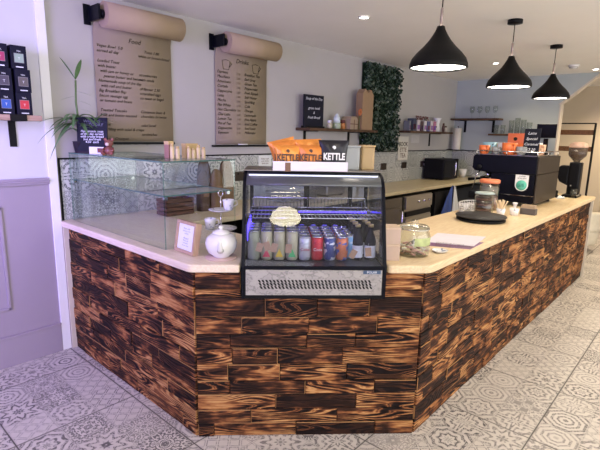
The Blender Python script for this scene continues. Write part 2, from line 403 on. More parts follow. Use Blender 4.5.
# ================================================================== COUNTER
O = Vector((0, -1.519, 0)); P2 = Vector((.8075, -2.3237, 0)); P3 = Vector((4.786, -2.3237, 0))
ud = (P2-O).normalized(); nd = Vector((ud.y, -ud.x, 0))
def D(u, d, z=0): return O+ud*u+nd*d+Vector((0, 0, z))
HP = .895
counter = thing('service_counter', 'long L shaped serving counter clad in charred brown boards', 'counter', (0, 0, 0))
def cladding(seed):
    rng = random.Random(seed); verts = []; faces = []; uvs = []; tones = []
    def board(A, ux, nx, u0, u1, z0, z1, th):
        b = len(verts); g = .0012; bv = .003
        ru, rc = rng.random(), rng.random(); ou, ov = rng.random()*20, rng.random()*20
        pts = [(u0+g, z0+g, 0), (u1-g, z0+g, 0), (u1-g, z1-g, 0), (u0+g, z1-g, 0),
               (u0+g, z0+g, th-bv), (u1-g, z0+g, th-bv), (u1-g, z1-g, th-bv), (u0+g, z1-g, th-bv),
               (u0+g+bv, z0+g+bv, th), (u1-g-bv, z0+g+bv, th), (u1-g-bv, z1-g-bv, th), (u0+g+bv, z1-g-bv, th)]
        for (u_, z_, d_) in pts: verts.append(A+ux*u_+nx*d_+Vector((0, 0, z_)))
        fl = [(8, 9, 10, 11)]+[(i, (i+1) % 4, 4+(i+1) % 4, 4+i) for i in range(4)]+[(4+i, 4+(i+1) % 4, 8+(i+1) % 4, 8+i) for i in range(4)]
        for k, f in enumerate(fl):
            faces.append([b+i for i in f]); e = 0 if k == 0 else (.85 if rng.random() < .22 else 0)
            for i in f:
                uvs.append((pts[i][0]+ou, pts[i][1]+ov)); tones.append((ru, rc, e, 1))
    def run(A, B, nx, off, notch=None, lens=(.22, .48)):
        ux = (B-A).normalized(); L = (B-A).length; rows = 11; hz = [0]
        for r in range(rows): hz.append(hz[-1]+rng.uniform(.068, .094))
        s = HP/hz[-1]; hz = [h*s for h in hz]
        if notch: hz = [min(hz, key=lambda q: 0) if False else h for h in hz]
        if notch:
            k = min(range(rows+1), key=lambda i: abs(hz[i]-notch[2])); hz[k] = notch[2]
        for r in range(rows):
            spans = [(0, L)]
            if notch and hz[r] >= notch[2]-1e-4: spans = [(0, notch[0]), (notch[1], L)]
            for a, b_ in spans:
                x = a; first = True
                while x < b_-1e-4:
                    ln = rng.uniform(*lens)*(rng.uniform(.35, 1) if first else 1); first = False
                    e = x+ln
                    if b_-e < .12: e = b_
                    board(A, ux, nx, x, e, hz[r], hz[r+1], rng.uniform(.012, .02))
                    x = e
    nl = Vector((-1, 0, 0)); nr = Vector((0, -1, 0)); i_ = .018
    run(Vector((i_, -.045, 0)), O-nl*i_+Vector((0, .007, 0)), nl, 0)
    run(O-nd*i_+ud*.006, P2-nd*i_-ud*.006, nd, 0, (.222, .932, .765))
    run(P2-nr*i_+Vector((.007, 0, 0)), P3-nr*i_, nr, 0, None, (.15, .36))
    me = bpy.data.meshes.new('cladding'); me.from_pydata(verts, [], faces); me.materials.append(M['char'])
    uvl = me.uv_layers.new(name='grain'); ca = me.color_attributes.new('tone', 'FLOAT_COLOR', 'CORNER')
    ca = me.color_attributes['tone']
    ca.data.foreach_set('color', [k for c_ in tones for k in c_])
    me.uv_layers['grain'].data.foreach_set('uv', [k for q in uvs for k in q])
    o = bpy.data.objects.new('board_cladding', me); C.objects.link(o); o.parent = counter; return o
cladding(4)
cc = MB()
def panel(A, B, n_, z0, z1, th=.018, off=.02):
    A = A-n_*off; B = B-n_*off; vs = [A, B, B-n_*th, A-n_*th]
    cc.add([v+Vector((0, 0, z0)) for v in vs]+[v+Vector((0, 0, z1)) for v in vs], [(3, 2, 1, 0), (4, 5, 6, 7), (0, 1, 5, 4), (1, 2, 6, 5), (2, 3, 7, 6), (3, 0, 4, 7)])
panel(Vector((0, -.05, 0)), O+Vector((0, .02, 0)), Vector((-1, 0, 0)), 0, HP)
panel(D(.03, 0), D(1.11, 0), nd, 0, .74); panel(D(.03, 0), D(.2, 0), nd, .74, HP); panel(D(.95, 0), D(1.11, 0), nd, .74, HP)
panel(P2+Vector((.03, 0, 0)), P3-Vector((.02, 0, 0)), Vector((0, -1, 0)), 0, HP)
cc.box(.56, .58, -1.2, -.67, 0, HP); cc.box(1.2, 4.74, -1.73, -1.71, 0, HP)
cc.build('carcass', M['blackm'], counter)
MB().box(-.027, .03, -.043, -.022, 0, HP).build('end_post', M['cream'], counter, .002)
MB().box(4.788, 4.815, -2.345, -1.71, 0, HP).build('end_panel', M['cream'], counter, .003)

def rounded(poly, rs, n=6):
    out = []
    for i, p in enumerate(poly):
        r = rs[i]
        p = Vector(p); a = Vector(poly[i-1])-p; b_ = Vector(poly[(i+1) % len(poly)])-p
        if not r: out.append(tuple(p)); continue
        a.normalize(); b_.normalize(); ang = a.angle(b_); t_ = r/math.tan(ang/2)
        p0 = p+a*t_; p1 = p+b_*t_
        for k in range(n+1):
            s = k/n; q = p0*(1-s)**2+p*2*s*(1-s)+p1*s*s; out.append(tuple(q))
    return out
ov = .035
def xy(v): return (v.x, v.y)
def inter_x(x):    # diag overhang line at given x
    k = (x-(O+nd*ov).x)/ud.x; return (O+nd*ov+ud*k)
c1 = inter_x(-ov); kk = ((-2.3237-ov)-(O+nd*ov).y)/ud.y; c2 = O+nd*ov+ud*kk
polyL = [(-ov, -.034), xy(c1), xy(D(.226, ov)), xy(D(.226, -.52)), (.6, -1.2), (.6, -.009), (-.012, -.009), (-.012, -.034)]
wl_ = MB().prism(rounded(polyL, [0, .05, .012, 0, 0, 0, 0, 0]), HP+.002, WT).build('worktop', M['piney'], None, .008, 3)
tag(wl_, 'pale pine worktop along the left run under the glass display case', 'worktop')
polyR = [xy(D(.941, ov)), xy(c2), (4.825, -2.3237-ov), (4.825, -1.69), (1.16, -1.69), xy(D(.941, -.52))]
wr_ = MB().prism(rounded(polyR, [.03, .10, .03, .02, 0, 0]), HP+.002, WT).build('worktop', M['pine'], None, .008, 3)
tag(wr_, 'pale pine worktop of the long right run carrying the coffee machine', 'worktop')
wb = MB().box(.603, XR-.01, -.65, -.009, HP+.002, WT).build('worktop', wood_mat('oiled_back_worktop', (.66, .58, .38), (.54, .44, .26), 'x', .35, .12), None, .006)
tag(wb, 'narrow yellowish wooden worktop against the tiled back wall', 'worktop')

# back counter units
def cabinet(x0, x1, mat, label, kind):
    c = thing('undercounter_fridge' if kind == 'f' else 'base_cabinet', label, 'fridge' if kind == 'f' else 'cabinet', (x0, -.62, 0))
    W_ = x1-x0
    MB().box(0, W_, .02, .58, .08, .85).build('body', M['blackm'] if kind == 'd' else mat, c, .003)
    for fx in (.06, W_-.06):
        for fy in (.08, .52): MB().lathe([(.02, 0), (.02, .08)], (fx, fy, 0), 12).build('foot', M['blackm'], c)
    if kind == 'f':
        MB().box(.02, W_-.02, 0, .0195, .10, .74).build('door', mat, c, .004)
        MB().box(.02, W_-.02, .005, .0195, .755, .84).build('control_panel', mat, c, .003)
        MB().tube([(W_-.07, 0, .33), (W_-.07, -.04, .35), (W_-.07, -.04, .68), (W_-.07, 0, .70)], .009).build('handle', M['chrome'], c)
    elif kind == 'o':
        MB().box(.01, W_-.01, 0, .0195, .69, .84).build('control_panel', mat, c, .004)
        for k in range(3): MB().lathe([(.016, 0), (.014, .022), (0, .022)], n=14, M=Matrix.Translation((W_*(.45+.2*k), 0, .77))@Matrix.Rotation(PI/2, 4, 'X')).build('knob', M['chrome'], c)
        MB().box(.03, W_-.03, .0, .0195, .60, .66).build('slot', M['black'], c)
        dr = MB().box(.02, W_-.02, 0, .0195, .12, .58).build('door', mat, c, .004)
        MB().lathe([(.018, 0), (.012, .02), (0, .02)], n=14, M=Matrix.Translation((W_*.42, 0, .44))@Matrix.Rotation(PI/2, 4, 'X')).build('knob', M['chrome'], dr)
    else:
        MB().box(.01, W_-.01, 0, .0195, .10, .84).build('door', mat, c, .003)
    return c
dk = pbr('dark_steel', (.20, .18, .16), .35, .8)
cabinet(2.78, 3.60, dk, 'steel undercounter fridge with a vertical bar handle on its door', 'f')
cabinet(3.66, 4.36, M['steel'], 'stainless appliance with knobs and a dark slot beneath the back worktop', 'o')
cabinet(4.42, 6.1, M['black'], 'wide black box for the dark void under the back worktop past the steel units', 'd')  # black box stands in for the shade of the gap under here
cabinet(1.2, 2.72, pbr('dark_grey_laminate', (.10, .10, .11), .5), 'dark grey base cabinet behind the drinks fridge', 'd')

def towel(x0, x1, zb, mat, label, tipx):
    fn = lambda a, b_: Vector((tipx+(x0+(x1-x0)*a-tipx)*(1-b_)**.75, -.66-.02*math.sin(a*9)*(1-b_), zb+(.915-zb)*b_))
    o = MB().grid(fn, 12, 10).build('tea_towel', mat, None, solid=.006); tag(o, label, 'towel')
towel(4.52, 4.86, .48, pbr('blue_cotton', (.05, .09, .32), .9), 'blue tea towel hanging below the back worktop', 4.86)
towel(4.90, 5.14, .46, pbr('white_cotton', (.72, .74, .76), .9), 'white tea towel hanging below the back worktop beside the blue one', 4.92)

# ================================================================== GLASS DISPLAY CASE
def pane(name, parent, x0, x1, y0, y1, z0, z1, thin, mat=None, em=None):
    e = 1
    mi = {'x': [e, e, e, e, 0, 0], 'y': [e, e, 0, 0, e, e], 'z': [0, 0, e, e, e, e]}[thin]
    return MB().box(x0, x1, y0, y1, z0, z1, mi).build(name, [mat or M['glass'], em or M['gedge']], parent)
case = thing('glass_display_case', 'frameless clear glass display case with one inner shelf on left worktop', 'display case', (.04, -1.215, WT))
g_ = .006; cw, cl = .48, 1.16
pane('front_pane', case, 0, g_, .001, cl, 0, .457, 'x', em=M['gedge2'])
pane('side_pane', case, g_+.001, cw, 0, g_, 0, .457, 'y', em=M['gedge2'])
pane('end_pane', case, g_+.001, cw, cl-g_, cl, 0, .457, 'y', em=M['gedge2'])
pane('top_pane', case, 0, cw+.005, 0, cl, .458, .465, 'z')
pane('glass_shelf', case, g_+.001, cw-.02, g_+.002, cl-g_-.002, .28, .287, 'z')
for i, (sx, sy) in enumerate(((.012, .012), (.012, cl-.03), (cw-.05, .012), (cw-.05, cl-.03))):
    MB().box(sx, sx+.02, sy, sy+.015, .262, .279).build('shelf_clip', M['chrome'], case)
TOPZ = WT+.465+.0005

# ================================================================== DRINKS FRIDGE
FU0, FU1 = .230, .937; FW = FU1-FU0; ROT = -PI/4+.0017
fr_loc = D((FU0+FU1)/2, 0, 0)
fridge = thing('drinks_fridge', 'black countertop drinks fridge with curved glass front and pebbled steel vent panel', 'fridge', (fr_loc.x, fr_loc.y, .77), ROT)
hw = FW/2-.0035
# local: x right, y inwards (back), z up from .77. profile of the front edge as (y, z)
prof = [(-.04, 0), (-.04, .155), (-.028, .24), (.0, .335), (.025, .42), (.045, .485), (.07, .535), (.11, .575), (.17, .598), (.24, .605)]
def sprof(pr, n=4):
    out = []
    for i in range(len(pr)-1):
        p0 = pr[max(i-1, 0)]; p1 = pr[i]; p2 = pr[i+1]; p3 = pr[min(i+2, len(pr)-1)]
        for k in range(n):
            t_ = k/n; out.append(tuple(.5*((2*p1[j])+(-p0[j]+p2[j])*t_+(2*p0[j]-5*p1[j]+4*p2[j]-p3[j])*t_*t_+(-p0[j]+3*p1[j]-3*p2[j]+p3[j])*t_**3) for j in (0, 1)))
    out.append(pr[-1]); return out
gl = [(-.036, .160), (.07, .485)]           # flat raked lower glass
topc = sprof([(.07, .485), (.082, .525), (.115, .565), (.17, .59), (.25, .598)])
front = [(-.04, 0), (-.04, .158)]+[(.0695-.106*(1-k/6), .16+.325*k/6) for k in range(0, 7)][0:6]+topc
# side frame: band following the front profile
for sx in (-1, 1):
    mb = MB(); x0, x1 = sx*(hw-.016), sx*hw
    ins = []
    for i, p in enumerate(front):
        a = Vector(front[max(i-1, 0)]); b_ = Vector(front[min(i+1, len(front)-1)]); t_ = (b_-a).normalized(); nrm = Vector((t_.y, -t_.x))
        ins.append((p[0]+nrm.x*.022, p[1]+nrm.y*.022))
    n = len(front); vs = []
    for x_ in (x0, x1):
        vs += [(x_, p[0], p[1]) for p in front]+[(x_, max(p[0], front[i][0]), p[1]) for i, p in enumerate(ins)]
    fs = []
    for i in range(n-1):
        fs += [(i, i+1, n+i+1, n+i), (2*n+i, 3*n+i, 3*n+i+1, 2*n+i+1), (i, 2*n+i, 2*n+i+1, i+1), (n+i, n+i+1, 3*n+i+1, 3*n+i)]
    fs += [(0, n, 3*n, 2*n), (n-1, 3*n-1, 4*n-1, 2*n-1)]
    mb.add(vs, fs); mb.build('side_frame', M['navy'], fridge)
# side glass
for sx in (-1, 1):
    poly = [(p[0]+.02, p[1]) for p in front[2:]]+[(.43, .598), (.43, .165)]
    mb = MB(); x_ = sx*(hw-.008)
    mb.prism(poly, -.002, .002, 0, Matrix(((0, 0, 1, x_), (1, 0, 0, 0), (0, 1, 0, 0), (0, 0, 0, 1)))); mb.build('side_glass', M['glassf'], fridge)
# front glass
fg = front[2:2+6+6]
mb = MB(); W2 = hw-.017
flat, curve = (fg[0], fg[6]), fg[6:]
for seg_, sm_ in ((flat, False), (curve, True)):
    vs = []; fs = []
    for p in seg_: vs += [(-W2, p[0]+.004, p[1]), (W2, p[0]+.004, p[1])]
    for i in range(len(seg_)-1): fs.append((2*i, 2*i+1, 2*i+3, 2*i+2))
    mb.add(vs, fs, 0, sm_)
mb.build('front_glass', M['glassf'], fridge)
# upper front band and top
tp = front[2+6+5:]
mb = MB(); vs = []; fs = []
for p in tp+[(.43, .598)]: vs += [(-W2, p[0]+.001, p[1]), (W2, p[0]+.001, p[1])]
for i in range(len(tp)): fs.append((2*i, 2*i+1, 2*i+3, 2*i+2))
mb.add(vs, fs, 0, True); mb.build('top_panel', pbr('grey_satin_top', (.10, .105, .115), .28, .3), fridge, solid=.004)
MB().box(-hw, hw, .15, .432, .600, .606).build('top_rim', pbr('brushed_dark_top', (.22, .20, .19), .35, .6), fridge, .002)
MB().box(-W2, W2, -.038, .43, .02, .150).build('base', M['black'], fridge, .003)
MB().box(-W2, W2, -.040, -.030, .148, .164).build('lower_frame', M['navy'], fridge, .002)
MB().box(-hw+.002, hw-.002, -.0395, .0, -.0, .018).build('plinth', M['black'], fridge, .002)
def vent_mat():
    m, b = newmat('pebbled_reflective_steel'); x, y, z, v = coords()
    n1 = noise(comb(x*1.0, y, z*1.6), 17.0, 3, .6); wv = absx(fract(n1*5.0)-.5)
    ln = sst(wv, .05, .16)
    slot = sst(sinx((x-z*.8)*700.0), -.1, .3)*gt(x, -.26)*gt(.265, x) if False else None
    sl = sst(sinx((x+z*1.0)*450.0), -.1, .3)
    reg = gt(x, -.275)*X.m('LESS_THAN', x, .275)*gt(z, .052)*X.m('LESS_THAN', z, .098)
    base = mixc(ln, (.25, .24, .24), mixc(n1, (.26, .24, .24), (.50, .47, .46)))
    setin(b, 'Base Color', base); setin(b, 'Metallic', .35); setin(b, 'Roughness', .35); return m
MB().box(-W2+.004, W2-.004, -.0440, -.0385, .020, .146).build('vent_panel', vent_mat(), fridge, .001)
vs_ = MB()
for r_ in range(3):
    for k_ in range(31):
        x_ = -.272+k_*.0177+r_*.004; z_ = .097-r_*.0155
        vs_.add([(x_, -.0444, z_), (x_+.0095, -.0444, z_), (x_+.0175, -.0444, z_-.0135), (x_+.008, -.0444, z_-.0135)], [(0, 1, 2, 3)])
vs_.build('vent_slots', M['blackm'], fridge, solid=.0006)
lp = MB().box(.235, .32, -.0465, -.0445, .128, .146).build('maker_plate', pbr('blue_plate', (.05, .09, .17), .4), fridge)
text('plate_lettering', 'POLAR', .016, M['chalkink'], lp, (.2775, -.0470, .1315), 0, 'CENTER')
# back: two sliding glass doors in dark frames; added sheet darkens behind the cans
MB().box(-W2, W2, .42, .43, .165, .18).box(-W2, W2, .42, .43, .56, .60).box(-.03, .0, .415, .43, .18, .56).box(-W2, -W2+.02, .42, .43, .18, .56).box(W2-.02, W2, .42, .43, .18, .56).box(.22, .245, .415, .43, .18, .56).box(-W2+.02, W2-.02, .414, .419, .165, .375).build('rear_frame', M['blackm'], fridge)
MB().box(-W2+.02, -.03, .424, .427, .18, .56).build('rear_door', M['glassf'], fridge)
MB().box(.0, W2-.02, .424, .427, .18, .56).build('rear_door', M['glassf'], fridge)
MB().box(-W2+.001, W2-.001, -.03, .42, .1505, .158).build('floor_tray', pbr('grey_tray', (.03, .03, .045), .4, .3), fridge)
MB().box(-W2+.01, W2-.01, .135, .15, .575, .585).build('led_strip', M['ledw'], fridge)
MB().box(-W2+.003, -W2+.008, .10, .40, .255, .335).build('side_glow_panel', M['led'], fridge)  # added glowing panel imitates the blue reflection on the left side
MB().box(-.06, W2-.003, .405, .410, .35, .362).build('rear_led', M['led'], fridge)
MB().box(-W2-.002, -W2+.0025, .08, .41, .245, .345).build('glow_blocker', M['black'], fridge)  # added sheets stop the blue glow spilling out of the fridge
MB().box(-.06, W2-.003, .4105, .413, .345, .37).build('glow_blocker', M['black'], fridge)
# wire shelf
rk = MB(); zs = .385
for k in range(34):
    x_ = -W2+.015+(2*W2-.03)*k/33; rk.tube([(x_, .045, zs), (x_, .40, zs), (x_, .40, zs+.045)], .0016, 5)
for y_ in (.045, .16, .28, .40): rk.tube([(-W2+.004, y_, zs-.003), (W2-.004, y_, zs-.003)], .003, 6)
rk.tube([(-W2+.02, .40, zs), (-W2+.02, .40, zs+.05), (W2-.02, .40, zs+.05), (W2-.02, .40, zs)], .0025, 6)
rk.build('wire_shelf', M['chrome'], fridge)

def floc(x, y, z):   # fridge local to world
    c, s = math.cos(ROT), math.sin(ROT); return (fr_loc.x+c*x-s*y, fr_loc.y+s*x+c*y, .77+z)
# cans
def make_can(kind, c1, c2, txt, tcol, hgt=.123, r=.031):
    t_ = thing(kind[0], kind[1], kind[2], (0, 0, 0))
    m = None
    m, b = newmat(kind[0]+'_print_'+txt[:3].lower().strip()); x, y, z, v = coords(); n = noise(comb(x*1.0, y, z*1.5), 26.0, 1)
    setin(b, 'Base Color', mixc(gt(n, .54), c1, c2)); setin(b, 'Roughness', .28); setin(b, 'Metallic', .35)
    MB().lathe([(r*.78, 0), (r*.9, .004), (r, .012), (r, hgt-.014), (r*.9, hgt-.006)], n=18).build('body', m, t_)
    MB().lathe([(r*.9, hgt-.006), (r*.92, hgt), (r*.85, hgt), (r*.83, hgt-.004), (0, hgt-.004)], n=18).build('lid', M['chrome'], t_)
    if txt: text('lettering', txt, .021, tcol, t_, (0, -r-.0006, hgt*.42), 0, 'CENTER')
    return t_
rows_w = ['against the glass', 'second from the glass', 'third from the glass', 'fourth from the glass', 'at the very back']
cols = [(-.040, 'silver drink can with pink lettering', (.62, .62, .66), (.45, .47, .52), 'Coke', M['pinkt'] if 'pinkt' in M else pbr('crimson_ink', (.5, .03, .08), .4)),
        (.024, 'red cola can', (.60, .02, .04), (.48, .01, .03), 'Coca', M['white']),
        (.088, 'dark blue and white drink can', (.06, .08, .25), (.65, .65, .70), 'Pop', M['white']),
        (.150, 'orange and blue drink can', (.72, .22, .10), (.12, .14, .40), 'Fizz', M['white']),
        (.2, 'light blue drink can', (.20, .38, .62), (.50, .58, .70), '', M['white'])]
cols = [(x_+.0, n_, a, b_, t_ if t_ in ('Coke', 'Coca') else '', tc) for x_, n_, a, b_, t_, tc in cols]
for ci, (x_, nm, a, b_, tx, tc) in enumerate(cols):
    first = None
    for r in range(5):
        lab = nm+' in the drinks fridge, '+rows_w[r]
        y_ = .108+r*.067
        if ci == 4 and r == 4: continue
        if ci == 4: x_ = .196-.012*0; y_ += .035
        L_ = floc(x_-.014*(r if False else 0), y_, .1585)
        if first is None:
            first = make_can(('drink_can', lab, 'can'), a, b_, tx or 'x'+str(ci), tc) if tx else make_can(('drink_can', lab, 'can'), a, b_, '', tc)
            first.location = L_; first.rotation_euler = (0, 0, ROT); first['group'] = nm+' column'
        else: dup(first, L_, ROT, lab, nm+' column')
# tall pale cans with coloured triangles
cream = pbr('cream_can_print', (.50, .46, .30), .35, .1)
creamg = pbr('grey_cream_can_print', (.36, .37, .27), .35, .1)
for ci, (x_, col, cn) in enumerate(((-.297, (.35, .36, .25), 'plain'), (-.233, (.62, .06, .10), 'red triangle'), (-.169, (.75, .52, .05), 'yellow triangle'), (-.105, (.08, .50, .16), 'green triangle'))):
    first = None; tm = pbr('triangle_ink_'+cn.split()[0], col, .5)
    for r in range(4):
        lab = f"tall cream drink can with {'a ' if ci else ''}{cn} front, {rows_w[r]} in the fridge"
        L_ = floc(x_, .106+r*.068, .1585)
        if not first:
            first = thing('tall_can', lab, 'can', L_, ROT, 'tall cream cans with '+cn)
            MB().lathe([(.024, 0), (.03, .010), (.03, .135), (.026, .145)], n=18).build('body', creamg if ci == 0 else cream, first)
            MB().lathe([(.026, .145), (.027, .150), (.023, .150), (.022, .147), (0, .147)], n=18).build('lid', M['chrome'], first)
            if ci:
                tr = MB()
                tr.prism([(-.019, .02), (.019, .02), (0, .062)], 0, .0005, 0, Matrix(((1, 0, 0, 0), (0, 0, 1, -.0312), (0, 1, 0, 0), (0, 0, 0, 1)))); tr.build('triangle_emblem', tm, first)
        else: dup(first, L_, ROT, lab)
# dark bottles with white labels
bt = None
for ci, (x_, cn) in enumerate(((.232, 'inner'), (.298, 'outer'))):
    for r in range(4):
        lab = f"dark glass bottle with white label in the {cn} bottle column, {rows_w[r]}"
        L_ = floc(x_-.003*r, .125+r*.068, .1585)
        if not bt:
            bt = thing('drink_bottle', lab, 'bottle', L_, ROT, 'dark drink bottles in the fridge')
            MB().lathe([(.026, 0), (.029, .005), (.029, .095), (.026, .115), (.014, .140), (.012, .168), (.013, .170)], n=18).build('body', pbr('dark_bottle_glass', (.012, .010, .02), .1), bt)
            MB().lathe([(.0296, .012), (.0296, .075)], n=18, caps=False).build('paper_label', M['whitep'], bt)
            MB().lathe([(.0145, .168), (.0145, .182), (0, .182)], n=14).build('cap', pbr('gold_cap', (.62, .47, .22), .3, .8), bt)
        else: dup(bt, L_, ROT, lab)
# brown paper price tags hung on the shelf front rail
tagm = pbr('kraft_tag', (.40, .25, .16), .8)
for i, (x_, z_, tl, wd) in enumerate(((-.265, .245, .25, 'between the plain and red triangle cans'), (-.228, .25, -.3, 'above the red triangle can'), (-.195, .243, .2, 'above the yellow triangle can'), (-.125, .24, .05, 'above the green triangle can'), (.190, .215, .5, 'in front of the light blue cans'), (.265, .225, -.1, 'on the inner bottle neck'))):
    L_ = floc(x_, .0045+.0, z_)
    M4 = Matrix.Rotation(tl, 4, 'Y')
    tt = thing('price_tag', 'brown paper price tag '+wd, 'tag', L_, ROT, None)
    MB().box(-.015, .015, -.0006, .0006, -.022, .022, 0, M4).build('card', tagm, tt)
    MB().tube([M4@Vector((0, 0, .019)), (0, .003, .045)], .0006, 4).build('string', M['whitep'], tt)

# ================================================================== ON TOP OF THE FRIDGE
FT = .606
tray = thing('cardboard_tray', 'shallow white cardboard tray of crisp packets on the fridge top', 'tray', floc(-.02, .20, FT), ROT)
tw = .185
MB().box(-tw, tw, -.085, .085, 0, .003).box(-tw, tw, -.085, -.082, .003, .046).box(-tw, tw, .082, .085, .003, .046).box(-tw, -tw+.003, -.082, .082, .003, .046).box(tw-.003, tw, -.082, .082, .003, .046).build('body', pbr('white_card', (.76, .72, .80), .6), tray, .001)
MB().box(-.125, -.098, -.0865, -.0855, -.004, .040).build('peg_tag', pbr('brown_tag', (.20, .11, .07), .7), tray)
def packet(name, w_, h_, t_, mat, label, loc, rz, tilt, tcol, txt='KETTLE'):
    p = thing(name, label, 'crisps', loc, rz, 'crisp packets in the white tray')
    Mt = Matrix.Rotation(tilt, 4, 'X')
    def fn(side):
        def f(a, b_):
            x_ = (a-.5)*w_; e = max(0, 1-abs(2*a-1)**3.0)*max(0, 1-abs(2*b_-1)**2.6)
            w2 = .93+.22*b_**2.5+.06*(1-b_)**4
            y_ = side*(t_/2*e**.6+.0008)+.003*math.sin(a*14+b_*9)*e+.0025*math.sin(a*55)*(abs(2*b_-1)**8)
            return Mt@Vector((x_*w2, y_, b_*h_))
        return f
    MB().grid(fn(-1), 20, 14).grid(fn(1), 20, 14).build('packet_body', mat, p)
    tt = text('lettering', txt, .034, tcol, p, Mt@Vector((0, -t_/2-.005, h_*.36)), 0, 'CENTER', 0, .0006, .0012, 1, PI/2+tilt)
    tt.scale = (.95, 1.35, 1)
    MB().lathe([(.0, -.0015), (.009, -.0015), (.009, .0)], n=16, M=Mt@Matrix.Translation((0, -t_/2*.9, h_*.76))@Matrix.Rotation(PI/2, 4, 'X')).build('emblem', tcol, p)
    return p
org = pbr('orange_foil', (.80, .30, .05), .33, .25, var=.2, scale=12)
orgd = pbr('deep_orange_foil', (.72, .24, .04), .33, .25, var=.2, scale=12)
blk = pbr('black_foil', (.012, .011, .018), .35, .2)
inkb = pbr('dark_brown_ink', (.07, .03, .02), .5)
pk = [(-.112, -.046, .118, org, 'orange crisp packet with dark lettering at the left front of the tray', .05, .06, inkb),
      (.0, -.046, .122, orgd, 'orange crisp packet in the middle front, touching the black packet', -.04, .05, inkb),
      (.117, -.044, .148, blk, 'black crisp packet with white lettering in the tray', .02, .0, M['white']),
      (-.118, .004, .140, orgd, 'orange crisp packet standing behind the left front one', .12, -.02, inkb),
      (-.113, .054, .150, org, 'orange crisp packet at the very back of the left side', -.05, -.04, inkb),
      (-.005, .020, .150, org, 'orange crisp packet in the back row nearest the black packet', .06, -.04, inkb)]
for x_, y_, h_, mt, lb, rz, tl, tc in pk:
    L_ = floc(-.02+x_, .20+y_, FT+.004); pk_ = packet('crisp_packet', .122 if mt is not blk else .135, h_, .040, mt, lb, L_, ROT+rz, -tl, tc); pk_.rotation_euler = (Matrix.Rotation(ROT+rz, 3, 'Z')@Matrix.Rotation({-.118: -.14, -.113: -.24, -.005: -.05, 0.0: .03}.get(x_, 0), 3, 'Y')).to_euler()
def tub(x_, y_, col, label, w_=.085, h_=.092):
    t_ = thing('plastic_tub', label, 'container', floc(x_, y_, FT), ROT+.05)
    MB().prism(rounded([(-w_/2, -.05), (w_/2, -.05), (w_/2, .05), (-w_/2, .05)], [.015]*4), 0, h_).build('body', frosted('tub_'+label.split()[0], col, .72), t_, .004)
    MB().prism(rounded([(-w_/2-.004, -.054), (w_/2+.004, -.054), (w_/2+.004, .054), (-w_/2-.004, .054)], [.016]*4), h_, h_+.010).build('lid', frosted('tub_lid_'+label.split()[0], col, .85), t_, .003)
tub(.185, .30, (.42, .44, .46), 'grey translucent plastic tub right of the crisp tray', .125, .115)
tub(.296, .33, (.55, .38, .18), 'amber translucent plastic tub at the right end of the fridge top', .072, .118)

# ================================================================== LEFT WORKTOP OBJECTS
# photo frame card holder leaning back, faces the customer side (-x)
pf = thing('picture_frame', 'small pale wooden picture frame with printed white card on the worktop corner', 'frame', (.068, -1.335, WT), -PI/2-.06)
Mt = Matrix.Translation((0, 0, .002))@Matrix.Rotation(-.16, 4, 'X')
fw, fh, fb = .092, .165, .016
fm = MB().box(-fw, fw, 0, .034, 0, fb, 0, Mt).box(-fw, fw, 0, .034, fh-fb, fh, 0, Mt).box(-fw, -fw+fb, 0, .034, fb, fh-fb, 0, Mt).box(fw-fb, fw, 0, .034, fb, fh-fb, 0, Mt)
fm.build('wooden_surround', M['framew'], pf, .0015)
cdm = MB().box(-fw+fb, fw-fb, .008, .012, fb, fh-fb, 0, Mt).build('card', pbr('bright_card', (.80, .82, .88), .6), pf)
text('printed_lines', 'Please order\nand pay at the\ncounter\n\nAllergens?\nPlease ask\na member\nof our team', .0125, pbr('pale_blue_print', (.45, .48, .56), .7), cdm, Mt@Vector((0, .0074, fh-.042)), 0, 'CENTER', 0, .0002, 0, 1.0, PI/2-.16)
MB().box(-.02, .02, .036, .040, .0, fh*.7, 0, Matrix.Translation((0, .0, 0))@Matrix.Rotation(-.36, 4, 'X')).build('strut', M['framew'], pf)

# floral china
def china_mat(name):
    m, b = newmat(name); x, y, z, v = coords()
    n = noise(v, 55.0, 2, .5); k = sst(n, .60, .66)
    setin(b, 'Base Color', mixc(k*.75, (.80, .79, .80), (.16, .20, .33))); setin(b, 'Roughness', .18); return m
M['china'] = china_mat('floral_china')
tpt = thing('teapot', 'rounded white china teapot with lid standing beside the wooden frame', 'teapot', (.160, -1.535, WT+.0065), -2.3)
MB().lathe([(0.0396, 0), (0.0422, 0.0079), (0.0660, 0.0290), (0.0766, 0.0594), (0.0792, 0.0858), (0.0700, 0.1162), (0.0502, 0.1346), (0.0396, 0.1373)], n=28).build('body', M['white'], tpt)
ld = MB().lathe([(0.0449, 0.1373), (0.0436, 0.1439), (0.0290, 0.1558), (0.0079, 0.1610), (0.0079, 0.1650), (0.0132, 0.1729), (0.0106, 0.1808), (0, 0.1835)], n=24).build('lid', M['white'], tpt)
MB().tube([(0.0726, 0, 0.0528), (0.1056, 0, 0.0726), (0.1162, 0, 0.1122), (0.1320, 0, 0.1320)], [0.0172, 0.0132, 0.0092, 0.0079], 10).build('spout', M['white'], tpt)
MB().tube([(-0.0686, 0, 0.1122), (-0.1122, 0, 0.1162), (-0.1241, 0, 0.0792), (-0.0990, 0, 0.0396), (-0.0726, 0, 0.0422)], 0.0066, 8).build('handle', M['white'], tpt)
tpt.scale = (1, 1, .86)
co = MB().lathe([(.078, 0), (.080, .003), (.078, .006), (0, .006)], n=28).build('coaster', pbr('pink_clay', (.62, .45, .40), .5), None, loc=(.160, -1.535, WT))
tag(co, 'round pinkish coaster underneath the white teapot', 'coaster')

